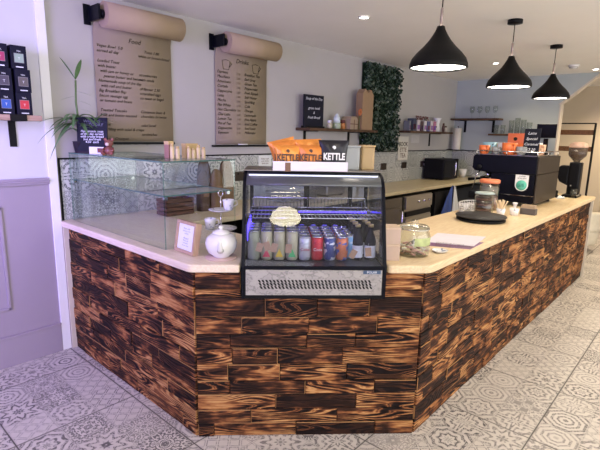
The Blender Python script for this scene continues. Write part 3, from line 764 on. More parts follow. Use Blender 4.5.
stand = thing('cake_stand', 'two tier floral china cake stand with a ring handle behind the teapot', 'cake stand', (.325, -1.325, WT))
MB().lathe([(.045, 0), (.04, .004), (.014, .012), (.012, .07), (.022, .083), (0, .083)], n=24).build('foot', M['white'], stand)
MB().lathe([(.02, .083), (.060, .085), (.086, .095), (.088, .099), (.062, .090), (0, .089)], n=32).build('lower_plate', M['china'], stand)
MB().lathe([(.015, .190), (.045, .192), (.066, .200), (.068, .203), (.045, .197), (0, .196)], n=32).build('upper_plate', M['china'], stand)
MB().lathe([(.003, .089), (.003, .190)], n=10).lathe([(.003, .196), (.003, .275)], n=10).build('rod', M['chrome'], stand)
MB().tube([(.016*math.cos(a), 0, .290+.016*math.sin(a)) for a in [2*PI*k/20 for k in range(20)]], .0022, 6, closed=True).build('ring_handle', M['chrome'], stand)
def teacup(loc, label, rz):
    c = thing('teacup', label, 'cup', loc, rz, 'floral teacups on the cake stand')
    MB().lathe([(.019, 0), (.020, .004), (.026, .010), (.029, .035), (.033, .058), (.031, .058), (.026, .035), (.020, .012), (0, .008)], n=26).build('bowl', M['china'], c)
    MB().tube([(.029, 0, .048), (.046, 0, .050), (.050, 0, .03), (.028, 0, .018)], .003, 7).build('handle', M['white'], c); return c
teacup((.352, -1.358, WT+.200), 'floral teacup on the upper plate of the cake stand', -.5)
teacup((.285, -1.282, WT+.093), 'floral teacup on the lower plate of the cake stand', -.9)

# on the glass case top
pl = thing('potted_plant', 'tall leggy green houseplant in a dark pot on the glass case', 'plant', (.095, -.105, TOPZ))
MB().lathe([(.030, 0), (.040, .07), (.042, .075), (.036, .075), (.034, .06), (0, .06)], n=20).build('pot', pbr('dark_pot', (.03, .025, .035), .5), pl)
MB().tube([(0, 0, .06), (.006, .002, .2), (-.003, .0, .33), (.004, -.002, .47)], [.009, .008, .007, .006], 8).tube([(0, 0, .06), (.05, -.06, .16), (.09, -.12, .24)], [.006, .005, .004], 7).build('cane', M['stem'], pl)
def leaf(mb, base, dirv, L_, w_, droop, up=Vector((0, 0, 1))):
    dirv = Vector(dirv).normalized(); side = dirv.cross(up).normalized(); base = Vector(base)
    def fn(a, b_):
        c = base+dirv*L_*b_+up*(-droop*b_*b_*L_); wv = w_*math.sin(PI*min(1, b_*.93+.07))**.8
        return c+side*(a-.5)*wv+up*(abs(a-.5)*wv*.35)
    mb.grid(fn, 2, 8)
lf = MB()
ztop = .475
leaf(lf, (.004, 0, ztop), (-.55, .10, .85), .16, .040, .0); leaf(lf, (.004, 0, ztop), (.20, -.5, 1.1), .14, .04, .0)
rg = random.Random(3)
for k, (z_, a) in enumerate(((.40, -.9), (.37, 2.4), (.34, -1.0), (.29, -.8), (.25, -1.2))):
    leaf(lf, (.004, 0, z_), (math.cos(a), math.sin(a), -.15), .11, .006, .15)
for k in range(20):
    a = rg.uniform(-PI, PI); z_ = rg.uniform(.13, .23); el = rg.uniform(.1, .9)
    yy = math.sin(a)
    if yy > .4: a = -a
    leaf(lf, (.0, 0, z_), (math.cos(a), math.sin(a), el), rg.uniform(.14, .23), .028, rg.uniform(.4, 1.0))
for a, z_, L_, dr in ((2.9, .20, .27, .45), (3.0, .17, .28, .8), (-2.6, .21, .22, .7), (-2.9, .15, .22, 1.3), (-2.4, .18, .2, 1.2)):
    leaf(lf, (0, 0, z_), (math.cos(a)*.9-.3, math.sin(a)*.35, .5), L_, .026, dr)
for k in range(8):
    a = rg.uniform(-2.2, .3); leaf(lf, (.05+.04*k/8, -.06-.06*k/8, .16+.08*k/8), (math.cos(a), math.sin(a), rg.uniform(.3, 1)), rg.uniform(.10, .16), .018, .4)
lf.build('leaves', M['leaf'], pl)

cb = thing('chalkboard_sign', 'small black chalkboard of specials leaning by the potted plant', 'sign', (.135, -.205, TOPZ), -PI/2+.75)
Mt = Matrix.Rotation(-.10, 4, 'X')
MB().box(-.10, .10, 0, .012, .012, .235, 0, Mt).build('board', M['chalk'], cb, .001)
MB().box(-.10, .06, -.012, .03, 0, .0125).build('stand_block', pbr('black_block', (.03, .02, .03), .6), cb)
text('chalk_writing', 'WHAT IS\nON TODAY', .028, pbr('faint_chalk', (.20, .21, .28), .8), cb, Mt@Vector((0, -.0008, .200)), 0, 'CENTER', .1, .0003, 0, .8, PI/2-.1)
text('chalk_writing', 'Homemade soup\nof the day served\nwith crusty bread\nhot and fresh\n4.50  each', .0215, M['chalkink'], cb, Mt@Vector((0, -.0008, .137)), 0, 'CENTER', .2, .0003, .0002, .82, PI/2-.1)
pc = thing('price_card', 'small white card with a brown picture propped on the glass case', 'card', (.10, -.335, TOPZ), -PI/2+.6)
MB().box(-.045, .055, 0, .002, 0, .045).build('card', M['whitep'], pc)
MB().box(.012, .045, -.0012, -.0004, .009, .038).build('printed_picture', pbr('brown_print', (.16, .04, .03), .6), pc)
br = thing('bear_figurine', 'small red brown bear figurine sitting on the glass case', 'figurine', (.125, -.47, TOPZ), -PI/2+.7)
rb = pbr('red_brown_glass', (.22, .075, .06), .2, var=.3)
MB().lathe([(.0, 0), (.022, .002), (.030, .018), (.027, .038), (.016, .052), (.012, .054)], n=18).build('body', rb, br)
MB().lathe([(0, .048), (.018, .053), (.027, .068), (.024, .085), (.012, .094), (0, .096)], n=18).build('head', rb, br)
for s in (-1, 1):
    MB().lathe([(0, -.005), (.009, -.003), (.011, 0), (.009, .003), (0, .005)], n=12, M=Matrix.Translation((s*.022, 0, .094))@Matrix.Rotation(PI/2, 4, 'X')).build('ear', rb, br)
    MB().tube([(s*.022, -.005, .042), (s*.034, -.02, .03), (s*.026, -.03, .024)], [.009, .008, .007], 8).build('arm', rb, br)
    MB().tube([(s*.014, -.01, .012), (s*.026, -.034, .010), (s*.028, -.044, .013)], [.012, .011, .010], 8).build('foot', rb, br)
MB().lathe([(0, -.004), (.010, -.002), (.011, .003), (0, .009)], n=12, M=Matrix.Translation((0, -.026, .066))@Matrix.Rotation(PI/2, 4, 'X')).build('muzzle', pbr('pale_muzzle', (.75, .62, .58), .4), br)

# little wooden pots and boxes on the case corner
wx = pbr('cream_wax', (.66, .52, .30), .5); wxb = pbr('kraft_box', (.60, .43, .20), .7)
spots = [(.150, -1.02, .085, 'leftmost of the row'), (.176, -1.035, .070, 'second of the row'), (.245, -1.045, .072, 'third of the row'), (.272, -1.05, .060, 'fourth of the row'), (.300, -1.06, .078, 'fifth of the row'), (.328, -1.07, .066, 'rightmost of the row')]
for x_, y_, h_, wd in spots:
    p = thing('wax_jar', 'slim cream wax jar on the glass case top, '+wd, 'jar', (x_+.075, y_, TOPZ), 0, 'slim wax jars on the glass case')
    MB().lathe([(.011, 0), (.012, .003), (.012, h_*.75), (.008, h_*.82)], n=14).build('body', wx, p)
    MB().lathe([(.009, h_*.82), (.009, h_), (0, h_)], n=14).build('stopper', wxb, p)
for i, (x_, y_, s_, h_, lb) in enumerate(((.29, -.99, .09, .085, 'kraft gift box behind the row of wax jars'), (.158, -.975, .035, .098, 'narrow reddish card box behind the leftmost wax jars'))):
    b = thing('card_box', lb, 'box', (x_+.075, y_, TOPZ), .1)
    MB().box(-s_/2, s_/2, -.02, .02, 0, h_*.8).build('body', wxb if i == 0 else pbr('reddish_card', (.33, .17, .13), .7), b, .001)
    MB().box(-s_/2-.001, s_/2+.001, -.021, .021, h_*.8, h_).build('lid', wxb, b, .001)

# back worktop, seen through the glass: paper bags, dark box, appliance
def rbag(x_, y_, w_, h_, label, tone):
    b = thing('bread_bag', label, 'bag', (x_, y_, WT), 0, 'brown bags on the back worktop')
    def fn(side):
        def f(a, b_):
            e = (1-abs(2*a-1)**4)**.5 if abs(2*a-1) < 1 else 0
            top = h_*(1-.16*abs(2*a-1)**2.5)
            return Vector(((a-.5)*w_*(1-.12*b_**6), side*(.045*e*(1-.75*b_**4)), top*b_))
        return f
    MB().grid(fn(-1), 14, 14).grid(fn(1), 14, 14).build('bag_body', tone, b)
    MB().box(-w_*.28, w_*.28, -.0475, -.0465, h_*.35, h_*.6).build('paper_label', pbr('label_brown', (.20, .12, .06), .8), b)
k1 = pbr('brown_bag', (.15, .085, .035), .8, var=.15); k2 = pbr('dark_brown_bag', (.08, .045, .025), .8, var=.15)
rbag(.955, -.30, .10, .33, 'dark brown paper bag, leftmost of four seen through the glass case', k2)
rbag(1.085, -.14, .13, .40, 'dark brown paper bag standing behind the other three bags', k2)
rbag(1.065, -.33, .115, .33, 'round topped brown paper bag in front of the dark one', k1)
rbag(1.215, -.27, .14, .40, 'tallest light brown paper bag, next to the drinks fridge', k1)
wk = thing('storage_basket', 'dark brown wooden basket under the case shelf on the back worktop', 'basket', (.70, -.30, WT))
bm_ = MB()
for k in range(4): bm_.box(-.12, .12, -.07, -.064, .004+k*.032, .030+k*.032).box(-.12, .12, .064, .07, .004+k*.032, .030+k*.032).box(-.12, -.114, -.064, .064, .004+k*.032, .030+k*.032).box(.114, .12, -.064, .064, .004+k*.032, .030+k*.032)
bm_.build('slats', wood_mat('umber_slat', (.14, .06, .035), (.05, .025, .015)), wk); MB().box(-.114, .114, -.064, .064, 0, .006).build('bottom', M['dkwood'], wk)
for sx in (-1, 1): MB().box(sx*.112-.006, sx*.112+.006, -.0635, -.0535, .006, .13).build('corner_post', M['black'], wk)
sl = thing('prep_scale', 'flat grey steel kitchen appliance behind the drinks fridge', 'appliance', (1.95, -.34, WT))
MB().box(-.22, .22, -.14, .14, .012, .10).build('body', dk, sl, .01); MB().box(-.17, .17, -.12, .10, .101, .115).build('plate', M['steel'], sl, .004)
for sx in (-.18, .18): MB().lathe([(.015, 0), (.015, .012)], (sx, 0, 0), 12).build('foot', M['black'], sl)
sl2 = thing('toaster', 'low brushed steel toaster on the back worktop beside the grey appliance', 'toaster', (2.55, -.32, WT))
MB().box(-.16, .16, -.10, .10, .01, .17).build('body', M['steel'], sl2, .02, 3); MB().box(-.12, .12, -.05, -.02, .168, .172).box(-.12, .12, .02, .05, .168, .172).build('slot', M['black'], sl2)
MB().box(.161, .18, -.02, .02, .11, .125).build('lever', M['black'], sl2)
for sx in (-.12, .12): MB().box(sx-.015, sx+.015, -.08, .08, 0, .01).build('foot', M['black'], sl2)

# ================================================================== WALL THINGS, LEFT TO RIGHT
# shelf with tea boxes on the left wall
sh = thing('wall_shelf', 'short pine wall shelf with black bracket on the white left wall', 'shelf', (-.42, YS, 1.600))
MB().box(-.35, .255, -.205, -.001, 0, .032).build('board', M['shelfwood'], sh, .002)
bk = MB().box(.125, .165, -.215, -.001, -.004, 0).box(.125, .165, -.211, -.206, -.004, .030).box(.125, .165, -.008, -.001, -.16, -.004)
bk.box(.08, .17, -.2125, -.207, -.003, .034); bk.build('bracket', M['blackm'], sh, .001)
def teabox(x_, z_, dx, c, label):
    b = thing('tea_box', label, 'box', (x_, YS-.10, z_), 0, 'dark tea boxes on the left wall shelf')
    MB().box(-.042, .042, -.062, .062, 0, .132).build('carton', pbr('dark_tea_carton', (.010, .010, .024), .6), b, .002)
    MB().box(-.026, .026, -.0628, -.0621, .034, .088).build('label_border', pbr('pale_border', (.20, .19, .22), .6), b)
    MB().box(-.0235, .0235, -.0633, -.0629, .037, .085).build('label_panel', pbr('panel_'+label.split()[0], c, .6), b)
    text('lettering', 'TEA', .013, M['chalkink'], b, (0, -.0634, .095), 0, 'CENTER')
    text('label_mark', 'T', .02, M['chalkink'], b, (0, -.0636, .052), 0, 'CENTER')
    MB().box(-.02, .02, -.0628, -.0621, .008, .014).build('footer_print', M['chalkink'], b)
SZ = 1.633
teabox(-0.339, SZ, 0, (.03, .10, .42), 'blue panelled dark tea box in the bottom row on the shelf')
teabox(-0.242, SZ, 0, (.55, .03, .05), 'red panelled dark tea box in the bottom row on the shelf')
teabox(-0.436, SZ, 0, (.10, .12, .2), 'navy panelled tea box at the frame edge of the bottom row')
teabox(-0.339, SZ+.1325, 0, (.07, .06, .09), 'charcoal panelled tea box in the middle row on the left')
teabox(-0.238, SZ+.1325, 0, (.12, .10, .10), 'brownish panelled tea box in the middle row at the right end')
teabox(-0.436, SZ+.1325, 0, (.2, .2, .2), 'grey panelled tea box at the frame edge of the middle row')
teabox(-0.349, SZ+.265, 0, (.38, .03, .12), 'crimson panelled dark tea box in the top row')
teabox(-0.250, SZ+.265, 0, (.30, .40, .33), 'sage panelled dark tea box in the top row at the right end')
teabox(-0.446, SZ+.265, 0, (.25, .2, .3), 'lilac panelled tea box at the frame edge of the top row')

# kraft paper roll menus
def menu(x0, x1, zroll, zbot, label, head, left, right, lsz, bar0, bar1, ls):
    W_ = x1-x0; y0 = -.13
    t_ = thing('paper_roll_menu', label, 'menu', (x0, 0, zroll))
    r = .083
    MB().tube([(.026, y0, 0), (W_+.010, y0, 0)], r, 40).build('paper_roll', M['kraft'], t_)
    MB().box(-.020, -.006, y0-.03, -.001, -.04, .055).box(-.050, -.006, -.012, -.001, -.06, .07).tube([(-.012, y0, 0), (W_+.018, y0, 0)], .012, 12).tube([(.004, y0, 0), (.024, y0, 0)], .03, 14).build('roll_holder', M['navy'], t_)
    zb = zbot-zroll
    def fn(a, b_):
        z_ = -.0-(-zb)*b_; y_ = -.012-(.118-.0+.0)*max(0, 1-b_*4.5)**1.5*.0
        y_ = -.047+.035*min(1, b_*9)
        return Vector((W_*a, y_, z_))
    sh_ = MB().grid(fn, 2, 16).build('paper_sheet', M['kraftr'], t_, solid=.0008)
    MB().box(bar0-x0, bar1-x0, -.035, -.001, zb-.020, zb-.004).build('paper_bar', M['black'], t_, .002)
    text('menu_heading', head, lsz*1.6, M['ink'], sh_, (W_*.5, -.0145, -.135), 0, 'CENTER', .3, .0003)
    if left: text('menu_writing', left, lsz, M['ink'], sh_, (W_*.03, -.0145, -.235+(.045 if head == 'Food' else 0)), 0, 'LEFT', .35, .0003, 0, ls).rotation_euler = (PI/2, .0, 0)
    if right: text('menu_writing', right, lsz, M['ink'], sh_, (W_*.54, -.0145, -.235+(.045 if head == 'Food' else 0)), 0, 'LEFT', .35, .0003, 0, ls)
    return t_, sh_
m1, s1 = menu(.275, .885, 2.315, 1.475, 'kraft paper roll with handwritten food menu, nearest the plant', 'Food',
     'Vegan Bowl  5.0\nserved all day\n\nLoaded Toast\nwith butter\n  with jam or honey or\n     peanut butter and banana\nHomemade soup of the day\n  with roll and butter\nBig Breakfast Bap\nbacon sausage egg\nor tomato and beans\n\nToasted Teacake\nfruit and butter toasted\n\nPanini\nany filling with salad & crisps\n\nCheese Crumpet\nwith jam and cream tea', '      Toast 1.80\nwhite or brown bread\n\n\n\nstrawberries\nwith seeds\n\nof flavour 2.50\nscrambled eggs\non toast or bagel\n\n\nCinnamon buns &\nchocolate brownie\n\nsalad bowl\n\nsandwiches\n\nwraps', .029, .20, .885, 1.16)
m2, s2 = menu(1.315, 1.925, 2.300, 1.452, 'kraft paper roll with handwritten drinks menu, above the paper bags', 'Drinks',
     'Espresso\nMacchiato\nAmericano\nCortado\nCappuccino\nLatte\nMocha\nFlat White\nHot Chocolate\nChai Latte\nLemon Tea\nPot of Tea\nCappuccino\nEspresso', 'Breakfast Tea\nEarl Grey\nGreen Tea\nPeppermint\nFruit Squash\nStill Water\nSparkling\nCola\nOrange\nLemonade\nHot Apple\nIced Coffee\nIced Latte\nMilkshake', .034, 1.275, 1.965, 1.17)
# price column and cup doodles on the drinks sheet
text('price_column', '\n'.join(['2.20', '2.40', '2.50', '2.40', '2.80', '2.80', '2.90', '2.70', '3.00', '3.00', '1.90', '3.50', '2.80', '2.20']), .026, M['inkf'], s2, (.235, -.0146, -.235), 0, 'LEFT', .2, .0003, 0, 1.53)
for cx_ in (.12, .47):
    MB().tube([(cx_-.045, -.014, -.13), (cx_-.03, -.014, -.20), (cx_+.03, -.014, -.20), (cx_+.045, -.014, -.13), (cx_, -.014, -.12)], .002, 4, closed=True).tube([(cx_+.045, -.014, -.14), (cx_+.065, -.014, -.15), (cx_+.035, -.014, -.18)], .002, 4).build('cup_doodle', M['ink'], s2)
mk = MB().tube([(1.56, -.028, 1.4535), (1.67, -.028, 1.4535)], .005, 8).build('marker_pen', M['whitep']); tag(mk, 'white marker pen lying on the bar of the drinks menu', 'pen')

# wall shelves on the back wall
def wshelf(x0, x1, z, dep, mat, brs, label, wall='b', loc=None):
    s = thing('wall_shelf', label, 'shelf', (x0, 0, z) if wall == 'b' else (XR, x0, z), 0 if wall == 'b' else -PI/2)
    L_ = abs(x1-x0)
    MB().box(0, L_, -dep, -.001, -.028, 0).build('board', mat, s, .002)
    for bx in brs:
        MB().box(bx-.018, bx+.018, -dep*.9, -.001, -.036, -.0285).box(bx-.018, bx+.018, -.008, -.001, -.215, -.036).build('bracket', M['blackm'], s)
    return s
wshelf(2.36, 3.62, 1.625, .2, M['dkwood'], (.14, .93), 'dark wooden shelf with chalkboard and gift bag beside the ivy')
wshelf(4.43, 5.76, 1.640, .2, M['dkwood'], (.95,), 'dark wooden shelf holding a row of boxes right of the ivy')
wshelf(-.02, -.78, 1.862, .2, M['dkwood'], (.17, .62), 'upper dark shelf of drinking glasses on the blue grey wall', 'r')
wshelf(-.64, -1.45, 1.63, .2, M['dkwood'], (.37,), 'lower dark shelf of glasses just behind the coffee machine', 'r')

c2_ = thing('chalkboard_sign', 'black chalkboard with chalk handwriting standing on the shelf left of the ivy', 'sign', (2.525, -.10, 1.6255), -.05)
MB().box(-.15, .15, -.006, .006, .02, .335).build('board', M['chalk'], c2_, .001)
MB().box(-.16, .16, -.02, .02, 0, .0198).build('stand_block', M['blackm'], c2_)
text('chalk_writing', 'Soup of the Day\n\ngreen lentil\n&\nFresh Bread', .038, M['chalkink'], c2_, (0, -.0066, .285), 0, 'CENTER', .3, .0003, 0, 1.25)
def lath(name, label, cat, loc, prof_, mat, part='body', n=20, extra=None, group=None, rz=0):
    t_ = thing(name, label, cat, loc, rz, group); MB().lathe(prof_, n=n).build(part, mat, t_)
    if extra: extra(t_)
    return t_
lath('candle_jar', 'pale glass candle jar with a white cone lid on the shelf', 'candle', (2.93, -.1, 1.6255), [(.045, 0), (.045, .06), (.04, .065)], frosted('pale_green_glass', (.5, .6, .4), .8), extra=lambda t_: MB().lathe([(.040, .065), (.036, .12), (.012, .165), (0, .17)], n=18).build('lid', frosted('white_frost', (.75, .85, .85), .8), t_))
lath('spice_pot', 'small white topped pot next to the chalkboard on the shelf', 'pot', (2.80, -.1, 1.6255), [(.03, 0), (.03, .05), (.022, .06)], pbr('cream_pot', (.55, .5, .35), .5), extra=lambda t_: MB().lathe([(.022, .06), (.022, .09), (0, .09)], n=14).build('cap', M['white'], t_))
lath('spice_pot', 'small orange pot between the candle jar and the gift box', 'pot', (3.035, -.1, 1.6255), [(.035, 0), (.035, .055), (.028, .065)], pbr('burnt_orange_pot', (.5, .2, .07), .5), extra=lambda t_: MB().lathe([(.03, .065), (.03, .10), (0, .10)], n=14).build('cap', pbr('dark_red_cap', (.12, .03, .03), .5), t_))
gb = thing('gift_box', 'small kraft gift box tied with ribbon beside the tall kraft bag', 'box', (3.175, -.1, 1.6255), .1)
MB().prism([(-.085, 0), (.085, 0), (.085, .11), (.05, .145), (-.05, .145), (-.085, .11)], -.06, .06, 0, Matrix(((1, 0, 0, 0), (0, 0, 1, 0), (0, 1, 0, 0), (0, 0, 0, 1)))).build('carton', pbr('dull_kraft', (.36, .27, .19), .8), gb)
MB().box(-.087, .087, -.062, -.060, .055, .065).box(-.006, .006, -.062, -.0601, 0, .11).build('ribbon', pbr('dark_ribbon', (.15, .07, .04), .7), gb)
kb = thing('kraft_bag', 'tall pointed kraft paper gift bag leaning in front of the ivy', 'bag', (3.40, -.142, 1.6255), -.08)
MB().prism([(-.10, 0), (.10, 0), (.10, .40), (.05, .46), (.0, .42), (-.055, .465), (-.10, .41)], -.05, .05, 0, Matrix(((1, 0, 0, 0), (0, 0, 1, 0), (0, 1, 0, 0), (0, 0, 0, 1)))).build('bag_body', [pbr('kraft_bag_paper', (.30, .195, .105), .8)], kb, .003)
MB().box(-.0 + .101, .104, -.045, .045, .0, .40).build('side_gusset', pbr('lighter_kraft', (.40, .28, .15), .8), kb)
fl = thing('flower_pick', 'small orange artificial flower in front of the kraft bag', 'flower', (3.25, -.18, 1.6255))
MB().tube([(0, 0, 0), (.003, 0, .10), (0, -.003, .185)], .003, 6).build('stem', M['stem'], fl)
fo = MB()
for k in range(7):
    a = 2*PI*k/7; fo.lathe([(0, -.003), (.018, 0), (0, .004)], n=10, M=Matrix.Translation((.026*math.cos(a), -.006, .195+.026*math.sin(a)))@Matrix.Rotation(PI/2+.3, 4, 'X'))
fo.lathe([(0, -.006), (.012, 0), (0, .006)], (0, -.008, .195), 10); fo.build('petals', pbr('orange_petal', (.55, .17, .06), .6), fl)

# ivy wall panel
iv = thing('ivy_panel', 'tall artificial ivy panel of dark green leaves on the back wall', 'greenery', (3.50, -.002, 1.375))
MB().box(.02, .80, -.03, 0, .01, 1.04).build('backing', pbr('dark_green_backing', (.008, .02, .008), .9), iv)
lm = MB(); rg = random.Random(11); lv2 = []
for k in range(3400):
    x_ = rg.uniform(-.0, .84); z_ = rg.uniform(0, 1.05); y_ = -.03-rg.random()*.055
    if rg.random() < .10: x_ += rg.choice((-.035, .045))*rg.random()
    s_ = rg.uniform(.014, .028); q = Matrix.Translation((x_, y_, z_))@Matrix.Rotation(rg.uniform(0, 6.28), 4, 'Y')@Matrix.Rotation(rg.uniform(-1.0, 1.0), 4, 'X')@Matrix.Rotation(rg.uniform(-.9, .9), 4, 'Z')
    pts = [(0, 0, -s_), (s_*.75, .003, -s_*.2), (s_*.3, .004, s_*.9), (0, -.004, s_), (-s_*.3, .004, s_*.9), (-s_*.75, .003, -s_*.2), (0, -.004, 0)]
    lm.add([q@Vector(p) for p in pts], [(0, 1, 6), (1, 2, 6), (2, 3, 6), (3, 4, 6), (4, 5, 6), (5, 0, 6)], rg.choice((0, 0, 0, 1, 1, 2)) if y_ < -.05 else rg.choice((0, 0, 1)))
fo_ = lm.build('foliage', [pbr('ivy_dark', (.014, .030, .019), .5, var=.3), pbr('ivy_mid', (.04, .075, .05), .5, var=.3), pbr('ivy_grey', (.12, .155, .125), .5, var=.3)], iv); fo_['kind'] = 'stuff'

# row of packets on the second shelf
bx = [(4.477, 0.045, .13, (.16, .17, .18), 'dark grey'), (4.600, 0.090, .165, (.05, .06, .10), 'navy'), (4.719, 0.081, .150, (.55, .50, .52), 'white and plum'), (4.824, 0.063, .135, (.10, .06, .06), 'dark brown'),
      (4.917, 0.072, .145, (.62, .60, .62), 'white and blue'), (5.018, 0.072, .140, (.12, .13, .28), 'blue'), (5.119, 0.072, .150, (.60, .54, .56), 'white and pink'), (5.216, 0.072, .145, (.50, .20, .30), 'pink')]
for x_, w_, h_, c_, nm in bx:
    b = thing('tea_packet', nm+' tea packet in the row on the shelf right of the ivy', 'packet', (x_, -.115, 1.6405), .0, 'tea packets on the right shelf')
    MB().box(-w_/2, w_/2, -.045, .045, 0, h_).build('carton', pbr('packet_'+nm.replace(' ', '_'), c_, .6), b, .002)
    MB().box(-w_/2+.006, w_/2-.006, -.0466, -.0456, .02, h_*.55).build('printed_band', pbr('band_'+nm.replace(' ', '_'), (c_[2]*.5, c_[1]*.25, c_[0]*.6), .6), b)
df = thing('dried_flowers', 'bunch of reddish dried flowers behind the tea packets', 'flowers', (5.0, -.03, 1.6405))
fm_ = MB(); st = MB()
for k in range(46):
    x_ = rg.uniform(-.16, .22); z_ = rg.uniform(.15, .21)
    fm_.lathe([(0, -.011), (.013, 0), (0, .011)], (x_, rg.uniform(-.02, .01), z_), 7); 
    if k % 4 == 0: st.tube([(x_*.3, 0, 0), (x_, 0, z_)], .002, 4)
fm_.build('flower_heads', pbr('dusty_red', (.22, .09, .08), .8, var=.4), df); st.build('stems', M['stem'], df)
jg = thing('jug', 'white flared china jug at the end of the tea packet row', 'jug', (5.40, -.10, 1.6405), .3)
MB().lathe([(.04, 0), (.045, .01), (.048, .05), (.035, .11), (.05, .175), (.065, .20), (.06, .20), (.045, .17), (.03, .11), (0, .02)], n=24).build('body', M['white'], jg)
MB().tube([(-.04, 0, .15), (-.09, 0, .14), (-.085, 0, .07), (-.045, 0, .05)], .007, 8).build('handle', M['white'], jg)
for i, (x_, c_, h_, nm) in enumerate(((5.32, (.70, .68, .66), .06, 'white'), (5.58, (.09, .04, .04), .11, 'dark red'), (5.66, (.6, .55, .5), .07, 'cream'))):
    lath('small_pot', nm+' small pot standing near the white jug on the shelf', 'pot', (x_, -.12, 1.6405), [(.02, 0), (.024, h_*.6), (.015, h_)], pbr('pot_'+nm.replace(' ', '_'), c_, .5), extra=lambda t_, h_=h_: MB().lathe([(.016, h_), (.016, h_+.02), (0, h_+.02)], n=12).build('stopper', M['dkwood'], t_))

# white sign hanging over tile edge
sg = thing('hanging_sign', 'narrow white sign with three rows of dark letters beside the ivy', 'sign', (4.435, -.016, 1.235))
MB().box(0, .27, -.008, 0, 0, .325).build('board', pbr('off_white_board', (.66, .64, .58), .7), sg, .001)
for i, wd in enumerate(('BOOK', 'ETTE', 'TEA')):
    text('lettering', wd, .085, M['inkf'] if i else M['ink'], sg, (.135, -.0085, .19-.078*i), 0, 'CENTER', 0, .0004, .001)
nt_ = thing('notice', 'small white notice fixed on the tiles behind the drinks fridge', 'notice', (1.83, -.0085, 1.222)); MB().box(0, .17, -.002, 0, 0, .125).build('paper', pbr('pale_notice', (.66, .68, .66), .7), nt_)
text('printed_lines', 'Please wash\nyour hands\nthank you', .022, M['inkf'], nt_, (.085, -.0024, .085), 0, 'CENTER')
n2 = thing('notice', 'faint pale notice on the wall under the tea packet shelf', 'notice', (4.82, -.0005, 1.47)); MB().box(0, .24, -.002, 0, 0, .12).build('paper', pbr('greyish_notice', (.52, .50, .49), .7), n2)
# sockets
for x_, nm in ((4.10, 'first bronze socket right of the drinks fridge'), (4.64, 'bronze socket below the hanging white sign'), (5.20, 'bronze socket nearest the microwave with a white plug'), (1.60, 'bronze socket left of the drinks fridge')):
    s = thing('power_socket', nm, 'socket', (x_, -.0085, 1.115)); MB().box(-.07, .07, -.008, 0, 0, .088).build('face_plate', pbr('bronze_plate', (.055, .04, .03), .35, .5), s, .003)
    for sx in (-.035, .035): MB().box(sx-.008, sx+.008, -.010, -.0082, .06, .075).build('switch', M['black'], s)
    if 'plug' in nm: MB().box(.02, .06, -.035, -.0082, .02, .055).build('plug', M['white'], s, .004)
# microwave and things in the far corner
mw = thing('microwave', 'black microwave oven on the back worktop near the corner', 'microwave', (5.17, -.34, WT), -.05)
MB().box(0, .46, -.02, .30, .012, .31).build('body', M['black'], mw, .01)
MB().box(.01, .33, -.034, -.021, .02, .30).build('door', pbr('dark_oven_glass', (.01, .01, .012), .1), mw, .004)
MB().box(.34, .45, -.026, -.021, .02, .30).build('control_panel', M['blackm'], mw)
MB().tube([(.345, -.027, .05), (.345, -.045, .07), (.345, -.045, .25), (.345, -.027, .27)], .007, 7).build('handle', M['chrome'], mw)
for sx in (.05, .4): MB().lathe([(.015, 0), (.015, .012)], (sx, .1, 0), 10).build('foot', M['black'], mw)
kr = thing('paper_towel_roll', 'upright white paper towel roll in the far corner', 'paper roll', (6.09, -.13, 1.37))
MB().box(-.09, .09, -.09, .125, -.012, 0).build('holder_bracket', M['black'], kr)
MB().lathe([(.058, 0), (.058, .34), (.02, .34), (.02, 0)], n=26, caps=False).build('paper_roll', pbr('roll_paper', (.66, .62, .55), .9), kr)
MB().lathe([(.012, 0), (.012, .37), (0, .375)], n=12).build('spindle', M['chrome'], kr)
lath('paper_cup', 'white cup beside the microwave in the corner', 'cup', (6.02, -.30, WT), [(.045, 0), (.062, .13), (.058, .13), (.042, .006), (0, .006)], M['white'])
lath('metal_dish', 'shallow pale dish on the worktop in the far corner', 'dish', (6.10, -.62+.12, WT), [(.05, 0), (.08, .04), (.076, .04), (.048, .004), (0, .004)], pbr('pale_dish', (.6, .62, .58), .3))
em = thing('kettle', 'small black kettle in the corner behind the microwave', 'kettle', (5.78, -.20, WT))
MB().lathe([(.085, 0), (.09, .02), (.075, .18), (.06, .22), (.02, .235), (.015, .25), (0, .252)], n=22).build('body', M['black'], em)
MB().tube([(.07, 0, .19), (.12, 0, .2), (.125, 0, .10), (.085, 0, .05)], .009, 8).build('handle', M['black'], em); MB().tube([(-.07, 0, .14), (-.105, 0, .19)], [.02, .012], 10).build('spout', M['black'], em)
bs = thing('spice_bottle', 'dark bottle standing behind the microwave by the corner', 'bottle', (5.66, -.12, WT)); MB().lathe([(.03, 0), (.03, .2), (.012, .25), (.012, .30)], n=16).build('body', pbr('dark_green_glass', (.02, .05, .02), .15), bs); MB().lathe([(.013, .30), (.013, .32), (0, .32)], n=12).build('cap', M['black'], bs)

